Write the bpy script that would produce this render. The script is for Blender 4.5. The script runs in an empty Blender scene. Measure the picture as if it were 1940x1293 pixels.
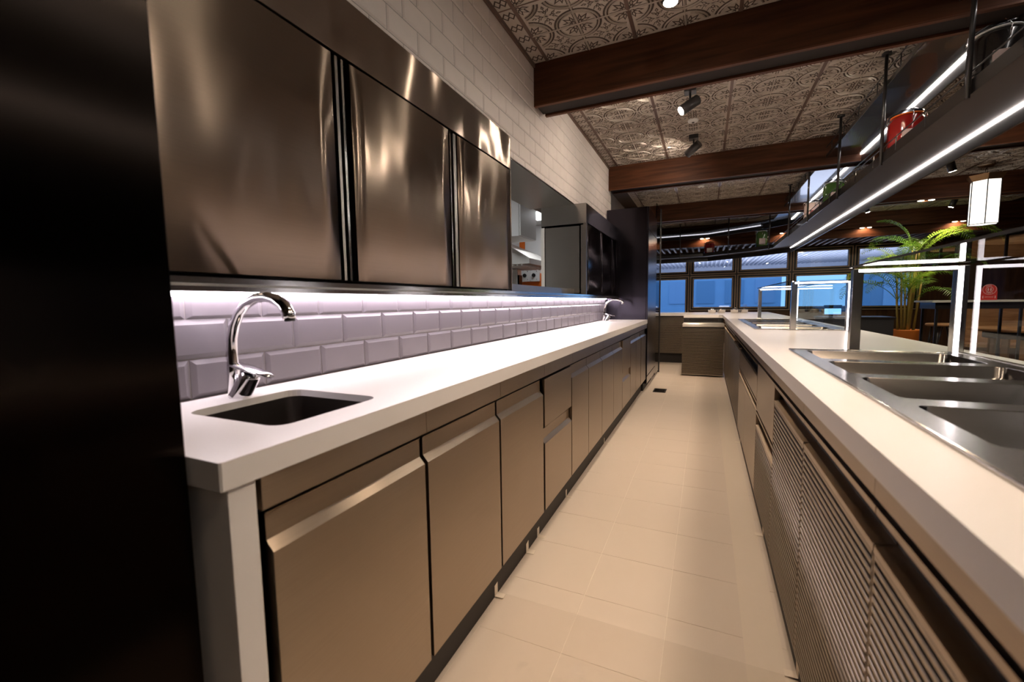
import bpy, bmesh, math, random
from mathutils import Vector, Matrix
rnd = random.Random(7)
S = bpy.context.scene
C = S.collection
PI = math.pi

# ------------------------------------------------------------------ camera, world, lights, exposure
CAMH = 1.129
def _rot(yaw, pit, rol):
    cy, sy, cp, sp = math.cos(yaw), math.sin(yaw), math.cos(pit), math.sin(pit)
    f = Vector((-sy*cp, cy*cp, sp)); r = Vector((cy, sy, 0)); u = r.cross(f)
    cr, sr = math.cos(rol), math.sin(rol)
    return r*cr + u*sr, u*cr - r*sr, f
_r, _u, _f = _rot(0.42335, -0.08862, -0.014585)
cam = bpy.data.cameras.new('camera'); camo = bpy.data.objects.new('camera', cam); C.objects.link(camo)
camo.matrix_world = Matrix(((_r.x, _u.x, -_f.x, 0), (_r.y, _u.y, -_f.y, 0), (_r.z, _u.z, -_f.z, CAMH), (0, 0, 0, 1)))
cam.sensor_width = 36.0; cam.lens = 813.28/1940*36.0; cam.clip_start = 0.02; cam.clip_end = 200
cam.dof.use_dof = True; cam.dof.focus_distance = 3.2; cam.dof.aperture_fstop = 3.2
S.camera = camo
S.view_settings.view_transform = 'Standard'; S.view_settings.look = 'None'
S.view_settings.gamma = 1.0; S.view_settings.use_curve_mapping = False
S.view_settings.exposure = 0.0

w = bpy.data.worlds.new('dusk'); S.world = w; w.use_nodes = True
nt = w.node_tree; bg = nt.nodes['Background']
tc = nt.nodes.new('ShaderNodeTexCoord'); sx = nt.nodes.new('ShaderNodeSeparateXYZ'); cr = nt.nodes.new('ShaderNodeValToRGB')
nt.links.new(tc.outputs['Generated'], sx.inputs[0]); nt.links.new(sx.outputs['Z'], cr.inputs[0]); nt.links.new(cr.outputs[0], bg.inputs[0])
cr.color_ramp.elements[0].color = (.18, .35, .62, 1); cr.color_ramp.elements[0].position = 0.0
cr.color_ramp.elements[1].color = (.07, .20, .50, 1); cr.color_ramp.elements[1].position = .5
bg.inputs[1].default_value = 2.5

WARM = (1.0, .75, .53)
def light(kind, name, loc, energy, col, aim=None, size=.1, sizey=None, spot=90, blend=.8):
    l = bpy.data.lights.new(name, kind); o = bpy.data.objects.new(name, l); C.objects.link(o)
    o.location = loc; l.energy = energy; l.color = col
    if kind == 'SPOT':
        l.spot_size = math.radians(spot); l.spot_blend = blend; l.shadow_soft_size = size
    elif kind == 'AREA':
        l.size = size
        if sizey: l.shape = 'RECTANGLE'; l.size_y = sizey
    else: l.shadow_soft_size = size
    if aim is not None:
        o.rotation_euler = (Vector(aim)-Vector(loc)).to_track_quat('-Z', 'Y').to_euler() if abs(Vector(aim).x-loc[0])+abs(Vector(aim).y-loc[1]) > 1e-4 else ((0, 0, 0) if aim[2] < loc[2] else (PI, 0, 0))
    return o
SPOTS = [  # ceiling spot heads, real ones and added fill: mount on the ceiling, aim, watts
    ((.05, 1.20, 2.82), (.0, 1.9, 0), 41), ((-.19, 2.40, 2.82), (-.25, 2.3, .3), 54), ((-.15, 3.86, 2.82), (-1.10, 3.45, 2.15), 5),
    ((-.15, 4.95, 2.82), (-1.10, 5.55, 2.25), 4), ((-.25, 5.93, 2.82), (-.25, 7.3, .3), 95), ((-.2, 8.54, 2.82), (-.2, 8.0, .3), 50),  # last pair added out of sight behind beams to brighten the far aisle
    ((-.25, 3.32, 2.82), (-.30, 4.8, 0), 70), ((.90, .22, 2.82), (.60, .9, .9), 60), ((.75, 3.32, 2.82), (.5, 4.1, .9), 78), ((.75, 5.93, 2.82), (.5, 6.9, .9), 60)]  # all added out of sight to brighten the aisle and serving counter
SPOTS_R = [((2.50, 9.45, 2.82), (3.1, 9.8, 1.2), 60), ((3.70, 9.62, 2.82), (3.30, 9.9, 1.6), 110), ((2.6, 6.9, 2.82), (3.3, 7.3, .8), 50),
           ((1.75, 4.4, 2.82), (-.1, 4.2, .2), 90), ((.85, 1.6, 2.82), (.60, 1.4, .9), 70), ((2.3, 4.0, 2.82), (2.62, 6.0, 1.1), 60)]  # last pair added outside the view, for the wells and the table sign
DOWN = [(-.05, 10.935), (1.52, 10.935), (2.9, 10.935), (4.3, 10.935), (2.9, 8.335)]

# ------------------------------------------------------------------ materials
MATS = {}
def mat(name):
    m = bpy.data.materials.new(name); m.use_nodes = True; MATS[name] = m
    n = m.node_tree.nodes; p = n['Principled BSDF']
    return m, m.node_tree, p
def plain(name, col, rough=.5, metal=0.0, vary=0.0, bump=0.0, bscale=40, coat=0.0, spec=None):
    m, t, p = mat(name)
    p.inputs['Base Color'].default_value = (*col, 1); p.inputs['Roughness'].default_value = rough; p.inputs['Metallic'].default_value = metal
    p.inputs['Coat Weight'].default_value = coat
    if spec is not None: p.inputs['Specular IOR Level'].default_value = spec
    co = t.nodes.new('ShaderNodeTexCoord')
    no = t.nodes.new('ShaderNodeTexNoise'); no.inputs['Scale'].default_value = bscale; no.inputs['Detail'].default_value = 4
    t.links.new(co.outputs['Object'], no.inputs['Vector'])
    if vary:
        mx = t.nodes.new('ShaderNodeMix'); mx.data_type = 'RGBA'
        mx.inputs['A'].default_value = (*[c*(1-vary) for c in col], 1); mx.inputs['B'].default_value = (*[min(1, c*(1+vary)) for c in col], 1)
        oi = t.nodes.new('ShaderNodeObjectInfo'); ad = t.nodes.new('ShaderNodeMath'); ad.operation = 'ADD'
        ml = t.nodes.new('ShaderNodeMath'); ml.operation = 'MULTIPLY'; ml.inputs[1].default_value = .5
        t.links.new(oi.outputs['Random'], ad.inputs[0]); t.links.new(no.outputs['Fac'], ad.inputs[1]); t.links.new(ad.outputs[0], ml.inputs[0])
        t.links.new(ml.outputs[0], mx.inputs['Factor']); t.links.new(mx.outputs['Result'], p.inputs['Base Color'])
    if bump:
        b = t.nodes.new('ShaderNodeBump'); b.inputs['Strength'].default_value = 1; b.inputs['Distance'].default_value = bump
        t.links.new(no.outputs['Fac'], b.inputs['Height']); t.links.new(b.outputs[0], p.inputs['Normal'])
    return m
def steel(name, col, rough, wave=0.0, wscale=2.2, aniso=.75, stretch=(1, 1, 1), rot=.25):
    m, t, p = mat(name)
    p.inputs['Metallic'].default_value = 1; p.inputs['Roughness'].default_value = rough
    p.inputs['Anisotropic'].default_value = aniso; p.inputs['Anisotropic Rotation'].default_value = rot
    tg = t.nodes.new('ShaderNodeTangent'); tg.direction_type = 'UV_MAP'; tg.uv_map = 'UVMap'
    t.links.new(tg.outputs[0], p.inputs['Tangent'])
    uv = t.nodes.new('ShaderNodeUVMap'); uv.uv_map = 'UVMap'
    mp = t.nodes.new('ShaderNodeMapping'); mp.inputs['Scale'].default_value = (1.5, 260, 1)
    no = t.nodes.new('ShaderNodeTexNoise'); no.inputs['Scale'].default_value = 2; no.inputs['Detail'].default_value = 3
    t.links.new(uv.outputs[0], mp.inputs[0]); t.links.new(mp.outputs[0], no.inputs['Vector'])
    mx = t.nodes.new('ShaderNodeMix'); mx.data_type = 'RGBA'
    mx.inputs['A'].default_value = (*[c*.9 for c in col], 1); mx.inputs['B'].default_value = (*[min(1, c*1.08) for c in col], 1)
    t.links.new(no.outputs['Fac'], mx.inputs['Factor']); t.links.new(mx.outputs['Result'], p.inputs['Base Color'])
    if wave:
        ge = t.nodes.new('ShaderNodeNewGeometry'); mp2 = t.nodes.new('ShaderNodeMapping'); mp2.inputs['Scale'].default_value = stretch
        n2 = t.nodes.new('ShaderNodeTexNoise'); n2.inputs['Scale'].default_value = wscale; n2.inputs['Detail'].default_value = 1
        b = t.nodes.new('ShaderNodeBump'); b.inputs['Strength'].default_value = 1; b.inputs['Distance'].default_value = wave
        t.links.new(ge.outputs['Position'], mp2.inputs[0]); t.links.new(mp2.outputs[0], n2.inputs['Vector'])
        t.links.new(n2.outputs['Fac'], b.inputs['Height']); t.links.new(b.outputs[0], p.inputs['Normal'])
    return m
def emit(name, col, k):
    m, t, p = mat(name)
    p.inputs['Base Color'].default_value = (*col, 1); p.inputs['Emission Color'].default_value = (*col, 1); p.inputs['Emission Strength'].default_value = k
    return m
def glass(name, tint=(1, 1, 1), ior=1.5, rough=0.0, body=0.0):
    m = bpy.data.materials.new(name); m.use_nodes = True; t = m.node_tree; t.nodes.clear(); MATS[name] = m
    o = t.nodes.new('ShaderNodeOutputMaterial'); fr = t.nodes.new('ShaderNodeFresnel'); fr.inputs[0].default_value = ior
    a = t.nodes.new('ShaderNodeBsdfTransparent'); a.inputs[0].default_value = (*tint, 1)
    g = t.nodes.new('ShaderNodeBsdfGlossy'); g.inputs['Roughness'].default_value = rough
    x = t.nodes.new('ShaderNodeMixShader')
    ge = t.nodes.new('ShaderNodeNewGeometry'); sb = t.nodes.new('ShaderNodeMath'); sb.operation = 'SUBTRACT'; sb.inputs[0].default_value = 1
    mu = t.nodes.new('ShaderNodeMath'); mu.operation = 'MULTIPLY'
    t.links.new(ge.outputs['Backfacing'], sb.inputs[1]); t.links.new(sb.outputs[0], mu.inputs[0]); t.links.new(fr.outputs[0], mu.inputs[1])
    t.links.new(mu.outputs[0], x.inputs[0]); t.links.new(a.outputs[0], x.inputs[1]); t.links.new(g.outputs[0], x.inputs[2])
    last = x
    if body:
        d = t.nodes.new('ShaderNodeBsdfDiffuse'); d.inputs[0].default_value = (.9, .9, .9, 1)
        y = t.nodes.new('ShaderNodeMixShader'); y.inputs[0].default_value = body
        t.links.new(x.outputs[0], y.inputs[1]); t.links.new(d.outputs[0], y.inputs[2]); last = y
    t.links.new(last.outputs[0], o.inputs[0])
    return m
def wood(name, c1, c2, rough=.45, axis=(1.2, 14, 14), coat=.0):
    m, t, p = mat(name)
    co = t.nodes.new('ShaderNodeTexCoord'); mp = t.nodes.new('ShaderNodeMapping'); mp.inputs['Scale'].default_value = axis
    no = t.nodes.new('ShaderNodeTexNoise'); no.inputs['Scale'].default_value = 1.6; no.inputs['Detail'].default_value = 6; no.inputs['Distortion'].default_value = .6
    cr = t.nodes.new('ShaderNodeValToRGB'); cr.color_ramp.elements[0].position = .32; cr.color_ramp.elements[1].position = .68
    cr.color_ramp.elements[0].color = (*c1, 1); cr.color_ramp.elements[1].color = (*c2, 1)
    t.links.new(co.outputs['Object'], mp.inputs[0]); t.links.new(mp.outputs[0], no.inputs['Vector']); t.links.new(no.outputs['Fac'], cr.inputs[0])
    t.links.new(cr.outputs[0], p.inputs['Base Color']); p.inputs['Roughness'].default_value = rough; p.inputs['Coat Weight'].default_value = coat; p.inputs['Specular IOR Level'].default_value = .2
    b = t.nodes.new('ShaderNodeBump'); b.inputs['Distance'].default_value = .0006; t.links.new(no.outputs['Fac'], b.inputs['Height']); t.links.new(b.outputs[0], p.inputs['Normal'])
    return m

M_ST = steel('brushed_steel', (.43, .35, .27), .30, .004, 2.0, .93)
M_SLAT = steel('slat_steel', (.36, .30, .235), .36, 0, 2, .3)
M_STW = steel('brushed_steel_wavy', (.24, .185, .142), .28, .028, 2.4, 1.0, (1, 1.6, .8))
M_STF = steel('brushed_steel_fine', (.52, .50, .47), .30, 0, 2, .9)
M_POL = steel('polished_steel', (.70, .68, .66), .16, .001, 6, .3)
M_WELLIN = steel('well_steel_shaded', (.13, .115, .11), .22, 0, 6, .4)  # well steel darkened to put shade inside the pans
M_WELL = steel('well_steel', (.46, .43, .41), .22, .0, 6, .4)
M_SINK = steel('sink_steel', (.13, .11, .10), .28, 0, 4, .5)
M_DKST = steel('dark_steel', (.012, .010, .009), .22, .002, 1.5, .9)
M_NEAR = steel('near_fridge_steel', (.020, .015, .012), .22, .0015, 1.0, .95, (1, .3, 1), 0)  # near-black base stands in for the dark room mirrored in stainless
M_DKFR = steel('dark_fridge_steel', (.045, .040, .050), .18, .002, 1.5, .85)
M_CHR = plain('chrome', (.82, .81, .83), .06, 1)
M_BLK = plain('black_gap', (.006, .005, .005), .6)
M_KICK = plain('dark_kick', (.014, .010, .008), .6)
M_BSTEEL = plain('black_painted_steel', (.018, .016, .016), .3, .0, coat=.3)
M_UNDER = plain('gloss_black_underside', (.012, .010, .010), .2, 0, coat=.5)
M_UNDG = plain('grey_underside', (.10, .085, .08), .5)
M_QTZ = plain('white_quartz', (.80, .765, .74), .28, vary=.02, bscale=300)
M_TILE = plain('grey_glazed_tile', (.155, .137, .150), .33, vary=.07, bump=.0006, bscale=9)
M_BRICK = plain('matt_grey_brick', (.74, .66, .62), .6, vary=.07, bump=.0006, bscale=12)
M_GROUT = plain('grout', (.30, .27, .26), .9)
M_PLAST = plain('grey_plaster', (.22, .19, .18), .8, vary=.05)
M_WHITE = plain('white_paint', (.82, .82, .82), .5)
M_WHITEP = plain('white_plastic', (.80, .80, .78), .35)
M_ORNG = plain('orange_panel', (.80, .17, .012), .45)
M_FLOOR = plain('cream_floor_tile', (.70, .60, .505), .42, vary=.018, bump=.0004, bscale=14)
M_JOINT = plain('floor_grout', (.86, .77, .66), .7)
M_BEAM = wood('walnut_beam', (.040, .0125, .0045), (.095, .032, .012), .6)
M_BEAML = wood('walnut_beam_lit_edge', (.075, .028, .013), (.15, .058, .028), .5)  # lighter walnut puts the lit look of the board edges into colour
M_DKWD = plain('beam_recess', (.012, .006, .004), .7)
M_WOODP = wood('brown_panel', (.085, .040, .022), (.16, .075, .04), .5, (10, 10, 1))
M_OAK = wood('oak', (.30, .15, .065), (.48, .26, .12), .45, (2, 2, 12))
M_TIN = plain('pressed_tin', (.46, .395, .33), .45, .15, vary=.06, bscale=20)
M_PAT = plain('tin_patina', (.055, .032, .020), .6, .1)
M_TBAR = plain('bronze_tee', (.16, .10, .075), .4, .5)
M_BATT = wood('dark_batten', (.05, .024, .015), (.10, .05, .03), .5, (14, 1, 14))
M_BRASS = plain('brass_trim', (.40, .26, .15), .3, .9)
M_TRIM = plain('tan_window_trim', (.70, .52, .36), .5)
M_BLKWD = plain('black_frame', (.012, .008, .006), .4)
M_LED = emit('led_white', (1, .93, .97), 9)
M_LEDG = emit('led_gantry', (1, .91, .86), 22)
M_LEDT = emit('led_thin', (.9, .9, 1), 1.2)
M_LEDS = emit('led_splash', (1, .90, .98), 30)
M_LAMP = emit('lamp_disc', (1, .88, .74), 400)
M_LANT = emit('lantern_shade', (1, .96, .88), 1.5)
M_DOWN = emit('downlight_disc', (1, .86, .66), 25)
M_KPAN = emit('kitchen_light_panel', (.95, .97, 1), 6)
M_SCRN = emit('blue_screen', (.25, .55, 1), 2.2)
M_GL = glass('clear_glass', (.93, .96, .95), 1.5)
M_GLW = glass('window_glass', (.88, .93, .97), 1.45)
M_GLD = glass('smoked_glass', (.35, .36, .38), 1.6)
M_FILM = glass('protective_film', (.985, .975, .96), 1.32, .10, .05)
M_TAPE = plain('cream_tape', (.80, .70, .58), .5)
M_RED = plain('red_card', (.72, .045, .035), .45)
M_WINK = plain('white_print', (.92, .80, .76), .5)
M_POT = plain('orange_pot', (.85, .25, .04), .4)
M_SOIL = plain('soil', (.03, .02, .012), .9)
M_CANE = plain('palm_cane', (.42, .30, .07), .5, vary=.25, bscale=20)
def leaf_mat():
    m, t, p = mat('palm_leaf')
    p.inputs['Base Color'].default_value = (.17, .36, .035, 1); p.inputs['Roughness'].default_value = .38
    oi = t.nodes.new('ShaderNodeObjectInfo'); cr = t.nodes.new('ShaderNodeValToRGB')
    cr.color_ramp.elements[0].color = (.07, .22, .03, 1); cr.color_ramp.elements[1].color = (.34, .50, .05, 1)
    t.links.new(oi.outputs['Random'], cr.inputs[0]); t.links.new(cr.outputs[0], p.inputs['Base Color'])
    tr = t.nodes.new('ShaderNodeBsdfTranslucent'); t.links.new(cr.outputs[0], tr.inputs[0])
    mx = t.nodes.new('ShaderNodeMixShader'); mx.inputs[0].default_value = .35; o = t.nodes['Material Output']
    t.links.new(p.outputs[0], mx.inputs[1]); t.links.new(tr.outputs[0], mx.inputs[2]); t.links.new(mx.outputs[0], o.inputs[0])
    return m
M_LEAF = leaf_mat()
M_JRED = plain('red_jar_body', (.22, .008, .007), .15, coat=.6)
M_JGRN = plain('green_jar_body', (.06, .14, .03), .15, coat=.6)
M_JPNK = plain('cream_jar_body', (.62, .48, .44), .2, coat=.6)
M_EXT = plain('exterior_white', (.62, .66, .74), .6)
M_EXTG = plain('exterior_paving', (.10, .12, .15), .35)
M_EXTD = plain('exterior_dark', (.40, .50, .58), .4)
M_EXTB = plain('exterior_blue_wall', (.62, .72, .80), .5, vary=.15, bscale=1.2)

# ------------------------------------------------------------------ mesh helpers
def uvbox(bm):
    uv = bm.loops.layers.uv.new('UVMap')
    for f in bm.faces:
        n = f.normal; ax, ay, az = abs(n.x), abs(n.y), abs(n.z)
        for l in f.loops:
            c = l.vert.co
            l[uv].uv = (c.y, c.z) if ax >= ay and ax >= az else ((c.x, c.z) if ay >= az else (c.x, c.y))
class B:
    def __init__(s): s.bm = bmesh.new(); s.mi = 0
    def m(s, i): s.mi = i; return s
    def face(s, vs):
        try: f = s.bm.faces.new(vs); f.material_index = s.mi; return f
        except ValueError: return None
    def box(s, x0, x1, y0, y1, z0, z1, bev=0):
        if x0 > x1: x0, x1 = x1, x0
        if y0 > y1: y0, y1 = y1, y0
        if z0 > z1: z0, z1 = z1, z0
        v = [s.bm.verts.new(p) for p in ((x0,y0,z0),(x1,y0,z0),(x1,y1,z0),(x0,y1,z0),(x0,y0,z1),(x1,y0,z1),(x1,y1,z1),(x0,y1,z1))]
        fs = [s.face([v[i] for i in q]) for q in ((3,2,1,0),(4,5,6,7),(0,1,5,4),(1,2,6,5),(2,3,7,6),(3,0,4,7))]
        if bev:
            es = list({e for f in fs for e in f.edges})
            r = bmesh.ops.bevel(s.bm, geom=es, offset=bev, segments=2, affect='EDGES', profile=.6)
            for f in r['faces']: f.material_index = s.mi
        return s
    def prism(s, pts, a, b, axis='y'):
        """pts: list of 2-D points; extruded from a to b along axis"""
        def P(p, t):
            if axis == 'y': return (p[0], t, p[1])
            if axis == 'x': return (t, p[0], p[1])
            return (p[0], p[1], t)
        v0 = [s.bm.verts.new(P(p, a)) for p in pts]; v1 = [s.bm.verts.new(P(p, b)) for p in pts]
        n = len(pts)
        for i in range(n): s.face([v0[i], v0[(i+1) % n], v1[(i+1) % n], v1[i]])
        s.face(v0[::-1]); s.face(v1)
        return s
    def tube(s, pts, r, seg=8, cap=True, flat=1.0):
        pts = [Vector(p) for p in pts]; n = len(pts)
        rs = r if isinstance(r, (list, tuple)) else [r]*n
        rings = []; ref = None
        for i, p in enumerate(pts):
            d = (pts[min(i+1, n-1)]-pts[max(i-1, 0)]).normalized()
            if ref is None: ref = Vector((0, 0, 1)) if abs(d.z) < .9 else Vector((1, 0, 0))
            u = (ref - d*ref.dot(d)).normalized(); v = d.cross(u); ref = u
            rings.append([s.bm.verts.new(p + (u*math.cos(2*PI*k/seg)*flat + v*math.sin(2*PI*k/seg))*rs[i]) for k in range(seg)])
        for i in range(n-1):
            for k in range(seg):
                f = s.face([rings[i][k], rings[i][(k+1) % seg], rings[i+1][(k+1) % seg], rings[i+1][k]])
                if f: f.smooth = seg > 4
        if cap: s.face(rings[0][::-1]); s.face(rings[-1])
        return s
    def lathe(s, prof, cx, cy, seg=24, smooth=True):
        """prof: (r, z) list"""
        rings = [[s.bm.verts.new((cx+r*math.cos(2*PI*k/seg), cy+r*math.sin(2*PI*k/seg), z)) for k in range(seg)] for r, z in prof]
        for a, b in zip(rings, rings[1:]):
            for k in range(seg):
                f = s.face([a[k], a[(k+1) % seg], b[(k+1) % seg], b[k]])
                if f: f.smooth = smooth
        s.face(rings[0][::-1]); s.face(rings[-1])
        return s
    def plate(s, outer, holes, z0, z1):
        """plate with holes (lists of xy)"""
        bm = s.bm
        loops = []
        for pts in [outer]+holes:
            vs = [bm.verts.new((p[0], p[1], z1)) for p in pts]
            es = [bm.edges.new((vs[i], vs[(i+1) % len(vs)])) for i in range(len(vs))]
            loops.append((vs, es))
        before = set(bm.faces)
        bmesh.ops.triangle_fill(bm, use_beauty=True, edges=[e for _, es in loops for e in es], normal=(0, 0, 1))
        new = [f for f in bm.faces if f not in before]
        low = {}
        for vs, _ in loops:
            for v in vs: low[v] = bm.verts.new((v.co.x, v.co.y, z0))
        for f in new:
            f.material_index = s.mi
            if f.normal.z < 0: f.normal_flip()
        for f in new: s.face([low[v] for v in reversed(f.verts)])
        for vs, _ in loops:
            for i in range(len(vs)):
                a, b = vs[i], vs[(i+1) % len(vs)]
                s.face([a, low[a], low[b], b])
        return s
    def build(s, name, m, parent=None, kind=None, fix=True):
        if fix: bmesh.ops.recalc_face_normals(s.bm, faces=s.bm.faces)
        s.bm.normal_update(); uvbox(s.bm)
        me = bpy.data.meshes.new(name); s.bm.to_mesh(me); s.bm.free()
        for q in (m if isinstance(m, (list, tuple)) else [m]): me.materials.append(q)
        o = bpy.data.objects.new(name, me); C.objects.link(o)
        if parent is not None: o.parent = parent; o.matrix_parent_inverse = parent.matrix_world.inverted() if False else Matrix()
        if kind: o['kind'] = kind
        return o
def rrect(x0, x1, y0, y1, r, seg=5):
    pts = []
    for cx, cy, a0 in ((x1-r, y1-r, 0), (x0+r, y1-r, PI/2), (x0+r, y0+r, PI), (x1-r, y0+r, 1.5*PI)):
        for k in range(seg+1):
            a = a0 + PI/2*k/seg; pts.append((cx+r*math.cos(a), cy+r*math.sin(a)))
    return pts
def thing(name, label, cat, loc=(0, 0, 0), group=None):
    o = bpy.data.objects.new(name, None); C.objects.link(o); o.empty_display_size = .1
    o.location = loc; o['label'] = label; o['category'] = cat
    if group: o['group'] = group
    return o
def tag(o, label, cat, group=None):
    o['label'] = label; o['category'] = cat
    if group: o['group'] = group
    return o
def struct(name, b, m): return b.build(name, m, None, 'structure')
def dup_child(src, parent, loc, scale=(1, 1, 1), rot=(0, 0, 0)):
    c = src.copy(); c.parent = parent; c.location = loc; c.scale = scale; c.rotation_euler = rot; C.objects.link(c); return c
def copy_tree(o, parent=None):
    c = o.copy(); C.objects.link(c); c.parent = parent
    for ch in list(o.children): copy_tree(ch, c)
    return c

XW, ZC = -1.156, 2.82        # left wall tile face, ceiling height
XF, XR = -.655, .257         # door planes left and right
YEND = 5.485

# ------------------------------------------------------------------ room shell
FL0, FL1 = -6.0, 6.0
fl = struct('floor', B().box(-6, 6.1, -3.1, 12.6, -.12, -.0015), M_JOINT)
tb = B(); tb.box(-.1490, .1490, -.1490, .1490, -.010, 0, .0006)
t0 = tb.build('tile', M_FLOOR, fl)
first = True
for i in range(4):
    for j in range(32):
        x, y = -.55 + .3*i, -.415 + .3*j
        if first: t0.location = (x, y, 0); first = False
        else: dup_child(t0, fl, (x, y, 0))
B().box(.70, 6, -3, 12.5, -.010, -.001).build('dining_screed', plain('dining_floor', (.16, .12, .09), .35, vary=.1), fl)
B().box(-1.15, -.70, -3, 12.5, -.010, -.001).build('screed', M_FLOOR, fl)

ce = struct('ceiling', B().box(-6, 6.1, -3.1, 12.6, ZC+.02, ZC+.12), M_PAT)
# pressed tin panel: 0.6 m, lattice of rings every 0.3 m with palmettes and rosettes
def tin_tile():
    b = B(); h = .30
    b.m(0).box(-.2965, .2965, -.2965, .2965, .000, .006)
    def ridge(p0, p1, wd, ht, mi=0, lift=0.0):
        d = (Vector(p1)-Vector(p0)); L = d.length
        if L < 1e-6: return
        n = Vector((-d.y, d.x))/L*wd/2
        a, c = Vector(p0), Vector(p1)
        q = [b.bm.verts.new((a.x+n.x, a.y+n.y, -lift)), b.bm.verts.new((c.x+n.x, c.y+n.y, -lift)), b.bm.verts.new((c.x, c.y, -ht)), b.bm.verts.new((a.x, a.y, -ht)),
             b.bm.verts.new((c.x-n.x, c.y-n.y, -lift)), b.bm.verts.new((a.x-n.x, a.y-n.y, -lift))]
        b.mi = mi
        b.face([q[0], q[1], q[2], q[3]]); b.face([q[3], q[2], q[4], q[5]])
    def arc(cx, cy, r, wd, ht, mi, seg=28):
        for k in range(seg):
            a0, a1 = 2*PI*k/seg, 2*PI*(k+1)/seg
            p0 = (cx+r*math.cos(a0), cy+r*math.sin(a0)); p1 = (cx+r*math.cos(a1), cy+r*math.sin(a1))
            if max(abs(p0[0]), abs(p0[1]), abs(p1[0]), abs(p1[1])) <= .2965: ridge(p0, p1, wd, ht, mi)
    def leaf(cx, cy, ang, L, wd, ht=.006):
        d = Vector((math.cos(ang), math.sin(ang))); n = Vector((-d.y, d.x))
        for mi, k, z in ((1, 1.45, .0008), (0, .72, ht)):
            c = Vector((cx, cy)); a = c-d*L/2*k; e = c+d*L/2*k; l = c+n*wd/2*k-d*L*.08; r = c-n*wd/2*k-d*L*.08
            off = .0004 if mi else .001
            v = [b.bm.verts.new((p.x, p.y, -off)) for p in (a, l, e, r)]; t = b.bm.verts.new((c.x, c.y, -z)); b.mi = mi
            for i in range(4): b.face([v[i], v[(i+1) % 4], t])
    for v in (0,):
        ridge((-.2965, v), (.2965, v), .009, .007); ridge((v, -.2965), (v, .2965), .009, .007)
        for q in (-.009, .009):
            ridge((-.2965, v+q), (.2965, v+q), .005, .001, 1); ridge((v+q, -.2965), (v+q, .2965), .005, .001, 1)
    for i in (-1, 0, 1):
        for j in (-1, 0, 1):
            cx, cy = i*.3, j*.3
            arc(cx, cy, .139, .012, .0012, 1); arc(cx, cy, .129, .009, .009, 0); arc(cx, cy, .119, .009, .0012, 1); arc(cx, cy, .111, .006, .005, 0, 24)
            for q in range(4):
                a = PI/4 + q*PI/2
                for da, L, wd, rr in ((0, .05, .018, .066), (.62, .04, .014, .060), (-.62, .04, .014, .060), (0, .02, .016, .030)):
                    lx, ly = cx+rr*math.cos(a+da*.55), cy+rr*math.sin(a+da*.55)
                    if abs(lx) < .28 and abs(ly) < .28: leaf(lx, ly, a+da, L*1.2, wd*1.35, .008)
    for sx_ in (-.15, .15):
        for sy_ in (-.15, .15):
            arc(sx_, sy_, .013, .007, .006, 0, 10); arc(sx_, sy_, .006, .006, .001, 1, 6)
            for q in range(4):
                a = q*PI/2
                for da, L, wd, rr in ((0, .026, .012, .036), (.75, .030, .010, .050), (-.75, .030, .010, .050), (0, .022, .012, .075)):
                    leaf(sx_+rr*math.cos(a+da*.5), sy_+rr*math.sin(a+da*.5), a+da, L*1.15, wd*1.25, .007)
    return b
bays = [(.61, 3.01), (3.22, 5.62), (5.83, 8.23), (8.44, 10.83)]
XT = [-1.05+.6*i for i in range(10)]
t1 = tin_tile().build('ceiling_panel', [M_TIN, M_PAT], ce, fix=False); first = True
edge = B(); edge.box(-.053, .053, -.2965, .2965, 0, .006)
for k in range(5):
    for mi, z, wd in ((1, .0008, .026), (0, .006, .016)):
        edge.mi = mi
        for sgn in (-1, 1):
            c = Vector((sgn*.018, -.24+k*.12)); v = [edge.bm.verts.new((c.x+dx*wd, c.y+dy*wd*1.4, -.0005)) for dx, dy in ((1, 0), (0, 1), (-1, 0), (0, -1))]
            tt = edge.bm.verts.new((c.x, c.y, -z))
            for q in range(4): edge.face([v[q], v[(q+1) % 4], tt])
e1 = edge.build('ceiling_border_panel', [M_TIN, M_PAT], ce); efirst = True
for y0, y1 in bays:
    for j in range(4):
        yc = y0+.3+.6*j if y1 < 10 else y0+.2985+.597*j
        for i in range(10):
            loc = (XT[i]+.3, yc, ZC)
            if first: t1.location = loc; first = False
            else: dup_child(t1, ce, loc)
        if efirst: e1.location = (-1.103, yc, ZC); efirst = False
        else: dup_child(e1, ce, (-1.103, yc, ZC))
bar = B().box(-.011, .011, 0, 2.4, -.004, .010).build('tee_bar', M_TBAR, ce); first = True
for y0, y1 in bays:
    for x in XT:
        if first: bar.location = (x, y0, ZC); first = False
        else: dup_child(bar, ce, (x, y0, ZC))
cbar = B().box(-1.15, 5.0, -.004, .004, -.002, .008).build('cross_tee', M_TBAR, ce); first = True
for y0, y1 in bays:
    for j in (1, 2, 3):
        if first: cbar.location = (0, y0+.6*j, ZC); first = False
        else: dup_child(cbar, ce, (0, y0+.6*j, ZC))

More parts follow.
